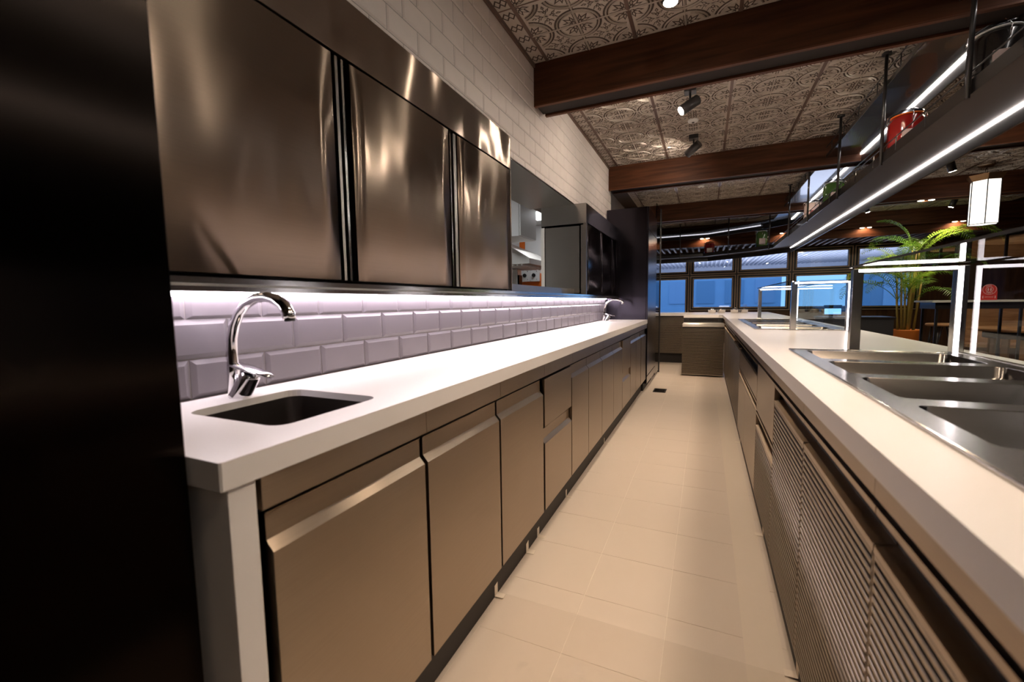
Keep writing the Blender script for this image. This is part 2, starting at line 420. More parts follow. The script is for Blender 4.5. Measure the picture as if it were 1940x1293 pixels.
# left wall with hatch opening
wl = B()
wl.box(-1.575, XW-.006, -3.1, 5.78, 0, 1.247)
wl.box(-1.575, XW-.006, -3.1, 5.78, 2.05, ZC+.02)
wl.box(-1.575, XW-.006, -3.1, 2.28, 1.247, 2.05)
wl.box(-1.575, XW-.006, 4.45, 5.78, 1.247, 2.05)
wall = struct('wall_left', wl, M_GROUT)
def brick_mesh(name, m, parent, L=.197, Hh=.097, d=.010, iv=.012):
    b = B(); y0, y1, z0, z1 = -L/2, L/2, -Hh/2, Hh/2
    o = [(0, y0, z0), (0, y1, z0), (0, y1, z1), (0, y0, z1)]
    s_ = [(d*.35, y0, z0), (d*.35, y1, z0), (d*.35, y1, z1), (d*.35, y0, z1)]
    t_ = [(d, y0+iv, z0+iv), (d, y1-iv, z0+iv), (d, y1-iv, z1-iv), (d, y0+iv, z1-iv)]
    V = [[b.bm.verts.new(p) for p in q] for q in (o, s_, t_)]
    for A, D in ((V[0], V[1]), (V[1], V[2])):
        for i in range(4): b.face([A[i], A[(i+1) % 4], D[(i+1) % 4], D[i]])
    b.face(V[2]); b.face(V[0][::-1])
    return b.build(name, m, parent)
def course(src_, parent, z0, z1, ya, yb, off, used):
    k0 = math.floor((ya-off)/.2)
    y = off+.2*k0
    while y < yb-1e-3:
        a, c = max(y, ya), min(y+.2, yb)
        if c-a > .03:
            loc = (XW-.008, (a+c)/2, (z0+z1)/2); sc = (1, (c-a)/.2, (z1-z0)/.1)
            if not used: src_.location = loc; src_.scale = sc; used.append(1)
            else: dup_child(src_, parent, loc, sc)
        y += .2
sp = brick_mesh('tile', M_TILE, wall, d=.010); us = []
course(sp, wall, .9, 1.0, .40, YEND, .031, us)
course(sp, wall, 1.0, 1.1, .40, YEND, .131, us)
course(sp, wall, 1.1, 1.163, .40, YEND, .031, us)
br = brick_mesh('brick', M_BRICK, wall, d=.007, iv=.008); us = []
zs = [2.05, 2.1, 2.2, 2.3, 2.4, 2.5, 2.6, 2.7, 2.8]
for r_ in range(8): course(br, wall, zs[r_], zs[r_+1], 1.0, 5.78, .03 + .1*(r_ % 2), us)
struct('trim_1', B().box(XW-.002, XW+.012, .4, 3.01, 2.795, 2.82).box(XW-.002, XW+.012, 3.22, 5.62, 2.795, 2.82), M_TBAR)
struct('wall_left_far', B().box(-1.5, -1.40, 5.78, 12.6, 0, ZC+.02).box(-1.6, XW-.006, 5.74, 5.78, 0, ZC+.02), M_PLAST)
struct('wall_back', B().box(-6, 6.1, -3.2, -3.1, 0, ZC+.02), plain('back_wall_dark', (.055, .04, .035), .6))
struct('wall_right', B().box(6.0, 6.1, -3.1, 12.6, 0, ZC+.02), M_WOODP)

# hatch lining and the kitchen beyond
hl = B()
hl.box(-1.60, XW+.002, 2.28, 4.03, 2.045, 2.05)
hl.box(-1.60, XW+.002, 2.28, 4.03, 1.247, 1.252)
hl.box(XW-.004, XW+.004, 2.28, 4.03, 1.200, 1.252)
hl.box(XW-.004, XW+.002, 2.28, 5.49, 2.042, 2.056)
hatch = struct('trim_2', hl, M_STF)
kf = struct('wall_kitchen', B().box(-4.3, -1.56, 6.6, 6.7, 0, 2.6).box(-4.4, -4.3, 1.5, 6.7, 0, 2.6).box(-4.3, -1.57, 1.45, 1.5, 0, 2.6), M_WHITE)
# white boards on the far kitchen wall
for i, (x0, x1) in enumerate(((-2.71, -2.30), (-2.295, -1.90), (-1.895, -1.57))):
    B().box(x0, x1, 6.588, 6.60, 1.66, 2.36).build('panel', M_WHITE, kf)
B().box(-4.2, -1.57, 6.592, 6.60, .9, 1.60).build('orange_panel', M_ORNG, kf)['label'] = 'orange wall band behind the switches'
B().box(-2.81, -2.715, 6.590, 6.60, 1.60, 2.36).build('orange_panel', M_ORNG, kf)
struct('ceiling_kitchen', B().box(-4.4, -1.57, 1.4, 6.7, 2.362, 2.60), M_WHITE)
kp = thing('ceiling_light', 'square white light panel in the kitchen ceiling seen through the hatch', 'light', (-2.02, 5.82, 2.362))
B().box(-.32, .32, -.32, .32, -.014, 0).build('frame', M_WHITEP, kp)
B().box(-.29, .29, -.29, .29, -.018, -.013).build('diffuser', M_KPAN, kp)
light('AREA', 'kitchen_fill', (-2.6, 3.6, 2.34), 17, (.93, .97, 1), (-2.6, 3.9, 0), 1.2)
for k, (x, lab) in enumerate(((-2.688, 'white square wall switch box with black knob, left of two seen through hatch'), (-2.53, 'white square wall switch box with black knob, right of two seen through hatch'))):
    s_ = thing('switch_box', lab, 'switch', (x, 6.592, 1.47))
    B().box(-.077, .077, -.05, 0, 0, .19, .006).build('housing', M_WHITEP, s_)
    kb = B(); kb.tube([(0, -.05, 0), (0, -.075, 0)], .030, 14); kb.box(-.006, .006, -.085, -.07, -.03, .03)
    o = kb.build('knob', M_BLK, s_); o.location = (-.012, 0, .10)
    B().box(.028, .040, -.054, -.048, .155, .167).box(.028, .040, -.054, -.048, .03, .038).build('marking', M_BLK, s_)
hd = thing('extractor_hood', 'stainless extractor hood with slatted grease filters seen through the hatch', 'hood', (-2.06, 5.2, 1.628))
B().prism([(-.9, .005), (-.02, .005), (-.02, .075), (-.25, .215), (-.9, .50)], 0, .9).build('canopy', M_STF, hd)
fb = B()
for k in range(12): fb.prism([(-.86+.065*k, .004), (-.84+.065*k, .004), (-.84+.065*k, -.012), (-.86+.065*k, -.018)], .02, .88)
fb.build('filter', M_WHITEP, hd)
kc = thing('wall_cabinet', 'white kitchen wall cabinet hanging above the hood seen through the hatch', 'cabinet', (-1.885, 4.6, 1.893))
B().box(-.6, -.08, 0, .5, 0, .465, .004).build('body', M_WHITE, kc)
B().box(-.078, -.06, .005, .495, .005, .425, .003).build('door', M_WHITEP, kc)
ke = thing('kitchen_oven', 'grey steel kitchen appliance standing behind the hatch sill', 'oven', (-2.585, 5.90, 0))
B().box(-.5, .16, -.3, -.16, .0, 1.60, .01).build('body', M_STF, ke)
B().box(.16, .18, -.29, -.17, .9, 1.52, .005).build('door', M_DKST, ke)
struct('floor_kitchen', B().box(-4.4, -1.575, 1.4, 6.7, .0, .01), M_FLOOR)

# ------------------------------------------------------------------ beams
bp = None
labs = ['big walnut boxed ceiling beam nearest the camera, above the hatch', 'second walnut boxed ceiling beam, meeting the wall above the tall black fridge',
        'third walnut boxed ceiling beam, beyond the fridge', 'farthest walnut ceiling beam, just before the battened soffit', 'walnut ceiling beam overhead just outside the top of the view']
for k, y in enumerate((3.01, 5.62, 8.23, 10.83, .40)):
    x0 = XW if y < 5.7 else -1.40
    t = thing('ceiling_beam', labs[k], 'beam', (0, y, 2.535), 'boxed ceiling beams')
    B().box(x0, 6.0, 0, .028, 0, .285).build('front_board', M_BEAM, t)
    B().box(x0, 6.0, -.0005, .0285, -.006, .004).build('front_edge', M_BEAML, t)
    B().box(x0+.02, 6.0, .182, .21, 0, .285).build('back_board', M_BEAM, t)
    B().box(x0+.02, 6.0, .1815, .2105, -.006, .004).build('back_edge', M_BEAML, t)
    B().box(x0+.005, 5.99, .028, .182, .010, .28).build('recess_shade', M_DKWD, t)  # near-black filler standing in for the shade inside the channel
    for (dx, dy) in DOWN:
        if y < dy < y+.21:
            for q in (-.06, .06):
                d = B().lathe([(.045, -.012), (.045, .0)], 0, 0, 16).build('downlight', M_BSTEEL, t); d.location = (dx+q, dy-y, .008)
                e_ = B().lathe([(.034, -.0155), (.034, -.011)], 0, 0, 16).build('bulb', M_DOWN, d)
            light('SPOT', 'downlight_glow', (dx, dy+.02, 2.548), 30, (1, .62, .34), (dx, dy+.25, 2.0), .03, spot=150, blend=.4)
# batten soffit near the windows
so = thing('batten_soffit', 'dark slatted wooden soffit between the last beam and the windows', 'soffit', (0, 11.05, 2.365))
B().box(-1.38, 5.95, 0, .025, 0, .20).build('fascia', M_BEAM, so)
B().box(-1.38, 5.95, .025, 1.40, .09, .11).build('backing', M_BLK, so)
bt = B().box(-.020, .020, .025, 1.40, .008, .07).build('batten', M_BATT, so); first = True
for i in range(53):
    x = -1.3+.14*i
    if first: bt.location.x = x; first = False
    else: dup_child(bt, so, (x, 0, 0))

# ------------------------------------------------------------------ window wall
WX = [-1.60, -.40, .71, 1.905, 3.12, 4.32]
YW, Z0, Z1, Z2 = 12.5, .87, 1.783, 2.32
struct('wall_front', B().box(-6, 6.1, 12.5, 12.6, 2.36, ZC+.02).box(-.40, 4.32, 12.5, 12.6, 0, .84).box(4.32, 6.1, 12.5, 12.6, 0, 2.4).box(-6, -1.60, 12.5, 12.6, 0, 2.4), M_WOODP)
def ring(b, x0, x1, z0, z1, t, y0, y1):
    b.box(x0, x1, y0, y1, z0, z0+t); b.box(x0, x1, y0, y1, z1-t, z1); b.box(x0, x0+t, y0, y1, z0+t, z1-t); b.box(x1-t, x1, y0, y1, z0+t, z1-t)
for k in range(5):
    x0, x1 = WX[k], WX[k+1]
    zl = .05 if k == 0 else Z0
    wn = bpy.data.objects.new('window_%d' % (k+1), None); C.objects.link(wn); wn['kind'] = 'structure'
    fr = B(); ring(fr, x0, x1, zl-.03, Z1, .105, YW-.03, YW+.05); ring(fr, x0, x1, Z1, Z2+.04, .105, YW-.03, YW+.05)
    fr.build('frame', M_BLKWD, wn)
    for (za, zb) in ((zl-.03, Z1), (Z1, Z2+.04)):
        tr = B()
        for ins in (.016, .078): ring(tr, x0+ins, x1-ins, za+ins, zb-ins, .020, YW-.036, YW-.030)
        tr.build('brass_strip', M_TRIM, wn)
        B().box(x0+.10, x1-.10, YW+.005, YW+.013, za+.10, zb-.10).build('pane', M_GLW, wn)

# ------------------------------------------------------------------ outside
struct('ground_outside', B().box(-30, 40, 12.65, 70, -.1, .0), M_EXTG)
so2 = thing('canopy', 'white slatted outdoor canopy seen through the upper window panes', 'canopy', (0, 12.7, 2.62))
B().box(-8, 10, 0, 9.4, .06, .10).build('deck', M_EXT, so2)
B().box(-8, 10, 9.3, 9.45, -.16, .10).build('fascia', M_EXT, so2)
sl = B().box(-.03, .03, 0, 9.3, 0, .06).build('slat', M_EXT, so2); first = True
for i in range(56):
    if first: sl.location.x = -3; first = False
    else: dup_child(sl, so2, (-3+.16*i, 0, 0))
for i in range(6): B().lathe([(.07, -.01), (.07, 0)], 0, 0, 12).build('lamp', M_DOWN, so2).location = (-1.9+1.55*i, 2.5+1.3*(i % 2), -.001)
light('AREA', 'canopy_fill', (1.5, 16.5, .3), 420, (.86, .84, 1), (1.5, 16.5, 5), 8, 5)  # added upward lamp near the ground, brightens the canopy underside
bd = thing('office_building', 'long blue dusk-lit building across the street behind the windows', 'building', (0, 44, 0))
B().box(-34, 6, 0, 8, 0, 4.0).build('wall', M_EXTB, bd)
for i in range(16): B().box(-32+2.4*i, -30.5+2.4*i, -.1, 0, .8, 2.9).build('window', M_EXTD if i % 3 else M_EXT, bd)
B().box(-34, 6, -.3, 8, 4.0, 4.25).build('roof', M_EXTD, bd)
bd2 = thing('dark_kiosk', 'dark low building outside to the right behind the palm', 'building', (11, 27, 0))
B().box(-3.5, 8, 0, 4, 0, 3.0).build('wall', M_EXTD, bd2)
B().box(-3.5, 8, -.2, 4, 3.0, 3.15).build('roof', M_EXTB, bd2)
for i in range(4): B().box(-3+2.4*i, -1.4+2.4*i, -.06, 0, .7, 2.2).build('window', M_EXTB, bd2)
for k, (x, y, lab) in enumerate(((.25, 17.6, 'white patio table outside the window left of the middle mullion'), (1.5, 19.6, 'white patio table outside, seen through the middle window'))):
    pt = thing('patio_table', lab, 'table', (x, y, 0))
    B().lathe([(.45, .70), (.45, .73)], 0, 0, 20).build('tabletop', M_EXT, pt)
    B().tube([(0, 0, 0), (0, 0, .7)], .03).build('leg', M_EXT, pt)
    B().lathe([(.25, 0), (.25, .02)], 0, 0, 16).build('base', M_EXT, pt)
for k, (x, y, a, lab) in enumerate(((-.35, 16.3, 0, 'white slatted patio chair outside, left of the patio tables'), (.8, 16.1, 2.4, 'white slatted patio chair outside between the two patio tables'), (1.9, 17.2, 1.2, 'white slatted patio chair outside right of the patio tables'))):
    pc = thing('patio_chair', lab, 'chair', (x, y+3.1*k-.6, 0)); pc.rotation_euler.z = a
    B().box(-.22, .22, -.22, .22, .42, .45).build('seat', M_EXT, pc)
    q = B()
    for i in range(5): q.box(-.2+.09*i, -.16+.09*i, .20, .22, .45, .88)
    q.box(-.22, .22, .195, .225, .85, .9).build('backrest', M_EXT, pc)
    for sx_ in (-.2, .2):
        for sy_ in (-.2, .2): B().tube([(sx_, sy_, 0), (sx_, sy_, .42)], .015, 6).build('leg', M_EXT, pc)

# ------------------------------------------------------------------ left run: worktop, sink, taps
def worktop(name, outer, holes, z0=.855, z1=.90): return B().plate(outer, holes, z0, z1).build(name, M_QTZ)
hole1 = rrect(-1.035, -.735, .545, .825, .035)
hole2 = rrect(-1.02, -.78, 5.02, 5.26, .03)
wt = worktop('worktop', [(-1.15, .38), (-.648, .38), (-.645, .383), (-.645, YEND), (-1.15, YEND)], [hole1, hole2])
tag(wt, 'long white stone worktop along the tiled wall with sink cut in', 'worktop')
def basin(name, x0, x1, y0, y1, r, zt, depth, label, m, taper=.02):
    b = B(); A = rrect(x0+.0015, x1-.0015, y0+.0015, y1-.0015, r); D = rrect(x0+taper, x1-taper, y0+taper, y1-taper, r)
    rings = [[b.bm.verts.new((p[0], p[1], zt)) for p in A], [b.bm.verts.new((p[0], p[1], zt-depth+.03)) for p in rrect(x0+taper*.4, x1-taper*.4, y0+taper*.4, y1-taper*.4, r)], [b.bm.verts.new((p[0], p[1], zt-depth)) for p in D]]
    n = len(A)
    for a_, c_ in zip(rings, rings[1:]):
        for i in range(n):
            f = b.face([a_[(i+1) % n], a_[i], c_[i], c_[(i+1) % n]]); f.smooth = True
    b.face(rings[-1])
    t = thing(name, label, 'sink', ((x0+x1)/2, (y0+y1)/2, zt-depth))
    o = b.build('bowl', m, t, fix=False); o.location = (-(x0+x1)/2, -(y0+y1)/2, -(zt-depth))
    B().lathe([(.035, .0), (.035, .004), (.028, .005)], 0, 0, 20).build('drain', M_CHR, t)
    return t
basin('sink', -1.035, -.735, .545, .825, .035, .883, .20, 'near undermount steel sink bowl in the long worktop', M_SINK)
basin('sink', -1.02, -.78, 5.02, 5.26, .03, .883, .17, 'far small undermount sink beside the tall dark fridge', M_SINK)

def faucet(label, loc):
    t = thing('faucet', label, 'tap', loc)
    b = B(); b.tube([(.012, 0, 0), (.014, 0, .004), (.052, .004, .058), (.056, .004, .064)], [.027, .025, .0235, .018], 20); b.build('body', M_CHR, t)
    pts, rs = [(-.008, 0, 0), (-.008, 0, .07)], [.014, .014]
    for k in range(1, 15):
        a = PI - k/14*PI*1.02
        pts.append((.097+.105*math.cos(a), .0, .125+.125*math.sin(a)**.9 if math.sin(a) > 0 else .125)); rs.append(.0125 + (.004 if k > 10 else 0))
    pts[-1] = (.204, 0, .205-.0) if False else (.206, 0, .197); 
    pts = [(-.008, 0, 0), (-.008, 0, .07), (-.009, 0, .11), (-.004, 0, .15), (.010, 0, .185), (.032, 0, .215), (.062, 0, .237), (.098, 0, .250), (.135, 0, .252), (.168, 0, .245), (.193, 0, .230), (.207, 0, .210), (.210, 0, .198)]
    rs = [.015, .015, .014, .013, .0125, .012, .012, .012, .0125, .0135, .0145, .0150, .0140]
    B().tube(pts, rs, 16).build('spout', M_CHR, t)
    B().tube([(.210, 0, .1985), (.2105, 0, .194)], .0115, 14).build('aerator', M_BLK, t)
    l = B(); l.tube([(-.012, .0, .082), (.02, .002, .080), (.06, .004, .072), (.10, .006, .062), (.125, .008, .057)], [.014, .022, .021, .016, .009], 14, flat=.34)
    l.build('lever', M_CHR, t)
    B().tube([(-.02, 0, .074), (-.004, 0, .074)], .006, 10).build('screw_cap', M_BLK, t)
    return t
f1 = faucet('chrome swan-neck mixer tap behind the near sink', (-1.092, .70, .90))
f2 = copy_tree(f1); f2.location = (-1.09, 5.10, .90); f2['label'] = 'chrome swan-neck mixer tap at the far end beside the dark fridge'

# ledge over the tiles with light strip
lg = thing('wall_ledge', 'narrow stainless ledge with a white light strip above the tiled splashback', 'shelf', (0, 0, 1.164))
B().box(XW, -1.008, .39, YEND, .0, .032).build('shelf', M_POL, lg)
B().box(-1.012, -1.004, .39, YEND, .012, .018).build('lip', M_STF, lg)
B().box(XW+.006, XW+.020, .42, YEND-.05, -.007, -.001).build('light_strip', M_LEDS, lg)

# base cabinets left.  door profile with recessed finger grip at the top
def door_prof(z0, z1, s=1, th=.020, gd=.016, gh=.050):
    """s=+1 faces +x (left run), -1 faces -x (right run); grip leans into the cabinet"""
    zz = z1-gh
    return [(0, z0), (0, zz-.018), (-s*gd, zz), (-s*gd, z1-.004), (-s*(gd-.004), z1), (-s*(th+gd), z1), (-s*(th+gd), z0)]
def door_obj(name, y0, y1, z0, z1, x, s, parent, m, grip=True):
    if grip: b = B().prism([(p[0], p[1]) for p in door_prof(z0, z1, s)], y0, y1)
    else: b = B().box(-s*.02, 0, y0, y1, z0, z1, .0015)
    o = b.build(name, m, parent); o.location = (x, 0, 0); return o
def left_unit(label, y0, y1, fronts):
    t = thing('base_cabinet', label, 'cabinet', (-.9, (y0+y1)/2, 0), 'stainless base cabinets under the long worktop')
    o = bpy.data.objects.new('x', None)
    def off(ob): ob.location = (ob.location.x+.9, ob.location.y-(y0+y1)/2, ob.location.z); return ob
    off(B().box(-1.15, XF-.045, y0+.002, y1-.002, .168, .79).build('body', M_DKST, t))
    off(B().box(-1.14, -.715, y0, y1, 0, .168).build('kick_plate', M_KICK, t))
    off(B().box(-.69, XF+.004, y0+.001, y1-.001, .797, .855).build('top_rail', M_ST, t))
    off(B().box(-.70, -.675, y0, y1, .785, .80).build('shadow_gap', M_BLK, t))
    for f in fronts:
        nm, a, b_, za, zb, grip = f
        off(door_obj(nm, a, b_, za, zb, XF, 1, t, M_ST, grip))
    return t
D = .168; T = .783
left_unit('steel base cabinet under the near sink, first in the left row', .445, .899, [('door', .462, .892, D, T, True)])
left_unit('second stainless base cabinet from the white end leg', .899, 1.339, [('door', .906, 1.333, D, T, True)])
left_unit('third stainless base cabinet, left of the two-drawer cabinet', 1.339, 1.795, [('door', 1.346, 1.784, D, T, True)])
left_unit('nearer two-drawer stainless cabinet in the left row', 1.795, 2.237, [('drawer', 1.806, 2.231, .562, T, False), ('drawer', 1.806, 2.231, D, .550, True)])
left_unit('two-door stainless cabinet right of the nearer drawers', 2.237, 3.0, [('door', 2.243, 2.610, D, T, True), ('door', 2.618, 2.996, D, T, True)])
left_unit('two-door stainless cabinet left of the farther drawers', 3.0, 3.82, [('door', 3.004, 3.415, D, T, True), ('door', 3.421, 3.816, D, T, True)])
left_unit('farther two-drawer stainless cabinet in the left row', 3.82, 4.27, [('drawer', 3.828, 4.264, .49, T, False), ('drawer', 3.828, 4.264, D, .478, True)])
left_unit('last two-door stainless cabinet before the end filler', 4.27, 5.0, [('door', 4.275, 4.63, D, T, True), ('door', 4.636, 4.995, D, T, True)])
left_unit('single-door stainless cabinet touching the tall dark fridge', 5.0, YEND, [('door', 5.02, 5.46, D, T, True)])
eg = thing('end_panel', 'white stone end leg holding the near end of the long worktop', 'panel', (-.9, .415, 0))
B().box(-.24, .248, -.022, .022, 0, .855, .001).build('leg', M_QTZ, eg)
B().box(-.24, .215, .022, .036, 0, .855).build('dark_gap_strip', M_BLK, eg)  # black strip standing in for the dark gap beside the leg

# ------------------------------------------------------------------ wall cabinets with lift doors
def wall_cab(label, x, y0, y1, doors, strips, m, loc_top=2.05):
    t = thing('wall_cabinet', label, 'cabinet', (x, y0, 1.196), 'stainless wall cabinets over the ledge')
    def off(o): o.location = (-x+o.location.x, -y0, -1.196); return o
    off(B().box(-1.48, x-.03, y0, y1, 1.200, 2.048).build('body', M_DKST, t))
    off(B().box(-1.48, x, y0, y1, 1.873, 2.048, .0015).build('header', m, t))
    off(B().box(-1.48, x, y1-.004 if y0 < 1 else y0, y1 if y0 < 1 else y0+.022, 1.200, 1.868).build('side_panel', M_STF, t))
    off(B().box(-1.1, x-.028, y0, y1, 1.866, 1.875).build('shadow_gap', M_BLK, t))
    for a, b_ in doors:
        # slightly bowed sheet
        b = B(); n = 10; row = []
        for i in range(n+1):
            yy = a+(b_-a)*i/n
            bow = .004*math.sin(PI*i/n)
            row.append((b.bm.verts.new((x-.004+bow, yy, 1.206)), b.bm.verts.new((x-.004+bow, yy, 1.866)), b.bm.verts.new((x-.026, yy, 1.206)), b.bm.verts.new((x-.026, yy, 1.866))))
        for i in range(n):
            p, q = row[i], row[i+1]
            f = b.face([p[0], q[0], q[1], p[1]]); f.smooth = True
            b.face([p[1], q[1], q[3], p[3]]); b.face([p[2], q[2], q[0], p[0]]); b.face([q[2], p[2], p[3], q[3]])
        b.face([row[0][v] for v in (0, 1, 3, 2)]); b.face([row[-1][v] for v in (0, 1, 3, 2)])
        off(b.build('door', m, t))
    for (a, b_, mm) in strips: off(B().box(x-.024, x-.006, a, b_, 1.206, 1.866).build('handle_strip', mm, t))
    return t
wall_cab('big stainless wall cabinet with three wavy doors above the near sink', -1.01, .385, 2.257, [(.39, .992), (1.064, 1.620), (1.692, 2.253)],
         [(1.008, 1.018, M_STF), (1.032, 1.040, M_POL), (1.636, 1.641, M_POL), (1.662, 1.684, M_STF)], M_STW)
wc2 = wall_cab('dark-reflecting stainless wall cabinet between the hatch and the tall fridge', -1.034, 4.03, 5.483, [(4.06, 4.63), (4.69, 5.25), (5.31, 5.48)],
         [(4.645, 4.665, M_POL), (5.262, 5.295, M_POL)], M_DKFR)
o = B().box(-1.44, -1.10, 4.024, 4.030, 1.215, 1.845).build('access_panel', M_STF, wc2); o.location = (1.034, -4.03, -1.196)
o = B().box(-1.48, -1.034, 4.018, 4.030, 1.865, 2.048).build('side_header', M_STF, wc2); o.location = (1.034, -4.03, -1.196)
o = B().box(-1.085, -1.034, 4.022, 4.030, 1.200, 1.85).build('side_stile', M_STF, wc2); o.location = (1.034, -4.03, -1.196)
o = B().box(-1.484, -1.450, 4.020, 4.030, 1.200, 1.85).build('side_stile', M_WHITEP, wc2); o.location = (1.034, -4.03, -1.196)

# ------------------------------------------------------------------ tall fridges
def tall_fridge(label, y0, y1, x0, x1, z1, m):
    t = thing('tall_fridge', label, 'fridge', (x1, y0, 0))
    def off(o): o.location = (-x1, -y0, 0); return o
    off(B().box(x0, x1-.022, y0, y1, .10, z1, .002).build('body', m, t))
    off(B().box(x0+.03, x1-.05, y0+.03, y1-.03, 0, .10).build('plinth', M_BLK, t))
    off(B().box(x1-.02, x1, y0+.002, y1-.002, .20, z1-.27, .002).build('door', m, t))
    off(B().box(x1-.02, x1, y0+.002, y1-.002, z1-.263, z1-.002, .002).build('top_grille', m, t))
    off(B().box(x1-.02, x1, y0+.002, y1-.002, .10, .19, .002).build('bottom_panel', m, t))
    h = B(); h.tube([(x1, y1-.06, .95), (x1+.035, y1-.06, .97), (x1+.035, y1-.06, 1.35), (x1, y1-.06, 1.37)], .009, 10)
    return t
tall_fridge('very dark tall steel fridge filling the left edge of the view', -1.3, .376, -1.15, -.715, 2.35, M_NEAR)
tall_fridge('tall black-looking fridge at the far end of the long worktop', 5.492, 6.45, -1.15, -.645, 2.262, M_DKFR)
gp = thing('glass_screen', 'upright smoked glass screen beyond the tall black fridge', 'screen', (-.66, 6.5, 0))
B().box(-.005, .005, 0, .62, .05, 2.5).build('pane', M_GLD, gp)
B().box(-.015, .015, .60, .62, 0, 2.53).build('post', M_BSTEEL, gp)

# ------------------------------------------------------------------ right run
ow = [(.242, -.8), (1.02, -.8), (1.02, 8.9), (-1.38, 8.9), (-1.38, 8.2), (-.31, 8.2), (-.31, 7.32), (.19, 7.32), (.242, 7.20)]
YA0, YA1 = .45, 2.265
def wells(ya, yb):
    p = (yb-ya-.03)/5; return [(yb-.045-p*i-(p-.068), yb-.045-p*i) for i in range(5)]
WA = wells(YA0, YA1); WB = wells(3.74, 5.62)
holeA = [(.37, YA0+.02), (.90, YA0+.02), (.90, YA1-.02), (.37, YA1-.02)]; holeB = [(.37, 3.76), (.90, 3.76), (.90, 5.60), (.37, 5.60)]
wr = worktop('worktop', ow, [holeA, holeB]); tag(wr, 'pale stone worktop of the serving counter on the right, turning the far corner', 'worktop')
def well_unit(label, ya, yb, W):
    t = thing('food_well', label, 'food well', (.63, (ya+yb)/2, .90)); cy = (ya+yb)/2
    def off(o): o.location = (-.63, -cy, -.90); return o
    holes = [rrect(.402, .866, a, b, .024, 5) for a, b in W]
    off(B().plate(rrect(.345, .922, ya, yb, .008, 2), holes, .9005, .9045).build('rim', M_WELL, t))
    rb = B(); rb.tube([(.348, ya+.003, .9045), (.348, yb-.003, .9045), (.919, yb-.003, .9045), (.919, ya+.003, .9045), (.348, ya+.003, .9045)], .0028, 6)
    off(rb.build('bead', M_POL, t))
    for a, b_ in W:
        b = B(); R = [rrect(.402, .866, a, b_, .024), rrect(.406, .862, a+.004, b_-.004, .022), rrect(.408, .860, a+.006, b_-.006, .022), rrect(.418, .850, a+.016, b_-.016, .022), rrect(.428, .840, a+.026, b_-.026, .03), rrect(.455, .815, a+.050, b_-.050, .04)]
        Z = [.9045, .902, .870, .866, .775, .765]
        rings = [[b.bm.verts.new((q[0], q[1], z)) for q in r] for r, z in zip(R, Z)]; n = len(R[0])
        for p, q in zip(rings, rings[1:]):
            for i in range(n):
                f = b.face([p[(i+1) % n], p[i], q[i], q[(i+1) % n]]); f.smooth = True
        b.face(rings[-1]); off(b.build('well', M_WELLIN, t, fix=False))
    return t
well_unit('near drop-in steel food well unit with five pans in the serving counter', YA0, YA1, WA)
well_unit('far drop-in steel food well unit under the second glass guard', 3.74, 5.62, WB)

slat_me = None
def right_unit(label, y0, y1, parts_fn, kick=True):
    t = thing('base_cabinet', label, 'cabinet', (.6, (y0+y1)/2, 0), 'base cabinets of the serving counter')
    cy = (y0+y1)/2
    def off(o): o.location = (o.location.x-.6, o.location.y-cy, o.location.z); return o
    off(B().box(XR+.030, 1.0, y0+.002, y1-.002, .10, .765).build('body', M_BLK, t))
    off(B().box(.277, .98, y0, y1, 0, .10).build('kick_plate', M_KICK, t))
    off(B().box(XR-.003, .30, y0+.001, y1-.001, .812, .855).build('top_rail', M_ST, t))
    off(B().box(XR+.016, .31, y0, y1, .795, .815).build('shadow_gap', M_BLK, t))
    parts_fn(t, off, y0, y1)
    return t
def slats(t, off, a, b_, z0, z1, individual):
    global slat_me
    n = int((z1-z0)/.0172); pitch = (z1-z0)/n
    def shape(b, zc, y0, y1):
        return b.prism([(XR, zc-.0036), (XR, zc+.0030), (XR+.0015, zc+.0044), (XR+.007, zc+.0044), (XR+.007, zc-.0044), (XR+.0015, zc-.0044)], y0, y1)
    if individual:
        key = round(b_-a, 3)
        if slat_me is None: slat_me = {}
        for i in range(n):
            z = z0+pitch*(i+.5)
            if key not in slat_me:
                o = shape(B(), 0, -key/2, key/2).build('slat', M_SLAT, t); slat_me[key] = o.data
            else:
                o = bpy.data.objects.new('slat', slat_me[key]); C.objects.link(o); o.parent = t
            o.location = (0, (a+b_)/2, z); off(o)
    else:
        b = B()
        for i in range(n): shape(b, z0+pitch*(i+.5), a, b_)
        o = off(b.build('slats', M_SLAT, t)); o['kind'] = 'stuff'
    off(B().box(XR+.0085, XR+.018, a, b_, z0, z1).build('slat_backing', M_BLK, t))
    off(B().box(XR+.001, XR+.014, a-.004, a, z0, z1+.01).build('stile', M_ST, t)); off(B().box(XR+.001, XR+.014, b_, b_+.004, z0, z1+.01).build('stile', M_ST, t))
def grip(t, off, a, b_, z0, z1, m):
    b = B(); b.prism([(XR, z1-.012), (XR, z1), (XR+.05, z1), (XR+.05, z0-.004), (XR, z0-.012), (XR, z0), (XR+.030, z0+.006), (XR+.034, z1-.012)], a, b_)
    off(b.build('grip', m, t))
def slat_door(t, off, y0, y1, individual=True):
    slats(t, off, y0+.006, y1-.006, .105, .722, individual); grip(t, off, y0+.002, y1-.002, .73, .795, M_ST)
right_unit('nearest louvred cabinet of the serving counter, mostly outside the view', -.75, .27, lambda t, off, y0, y1: slat_door(t, off, y0, y1, False))
right_unit('louvred steel cabinet door at the lower right corner', .27, .842, slat_door)
right_unit('second louvred steel cabinet door of the serving counter', .842, 1.388, slat_door)
right_unit('third louvred steel cabinet door, next to the plain drawer', 1.388, 1.945, slat_door)
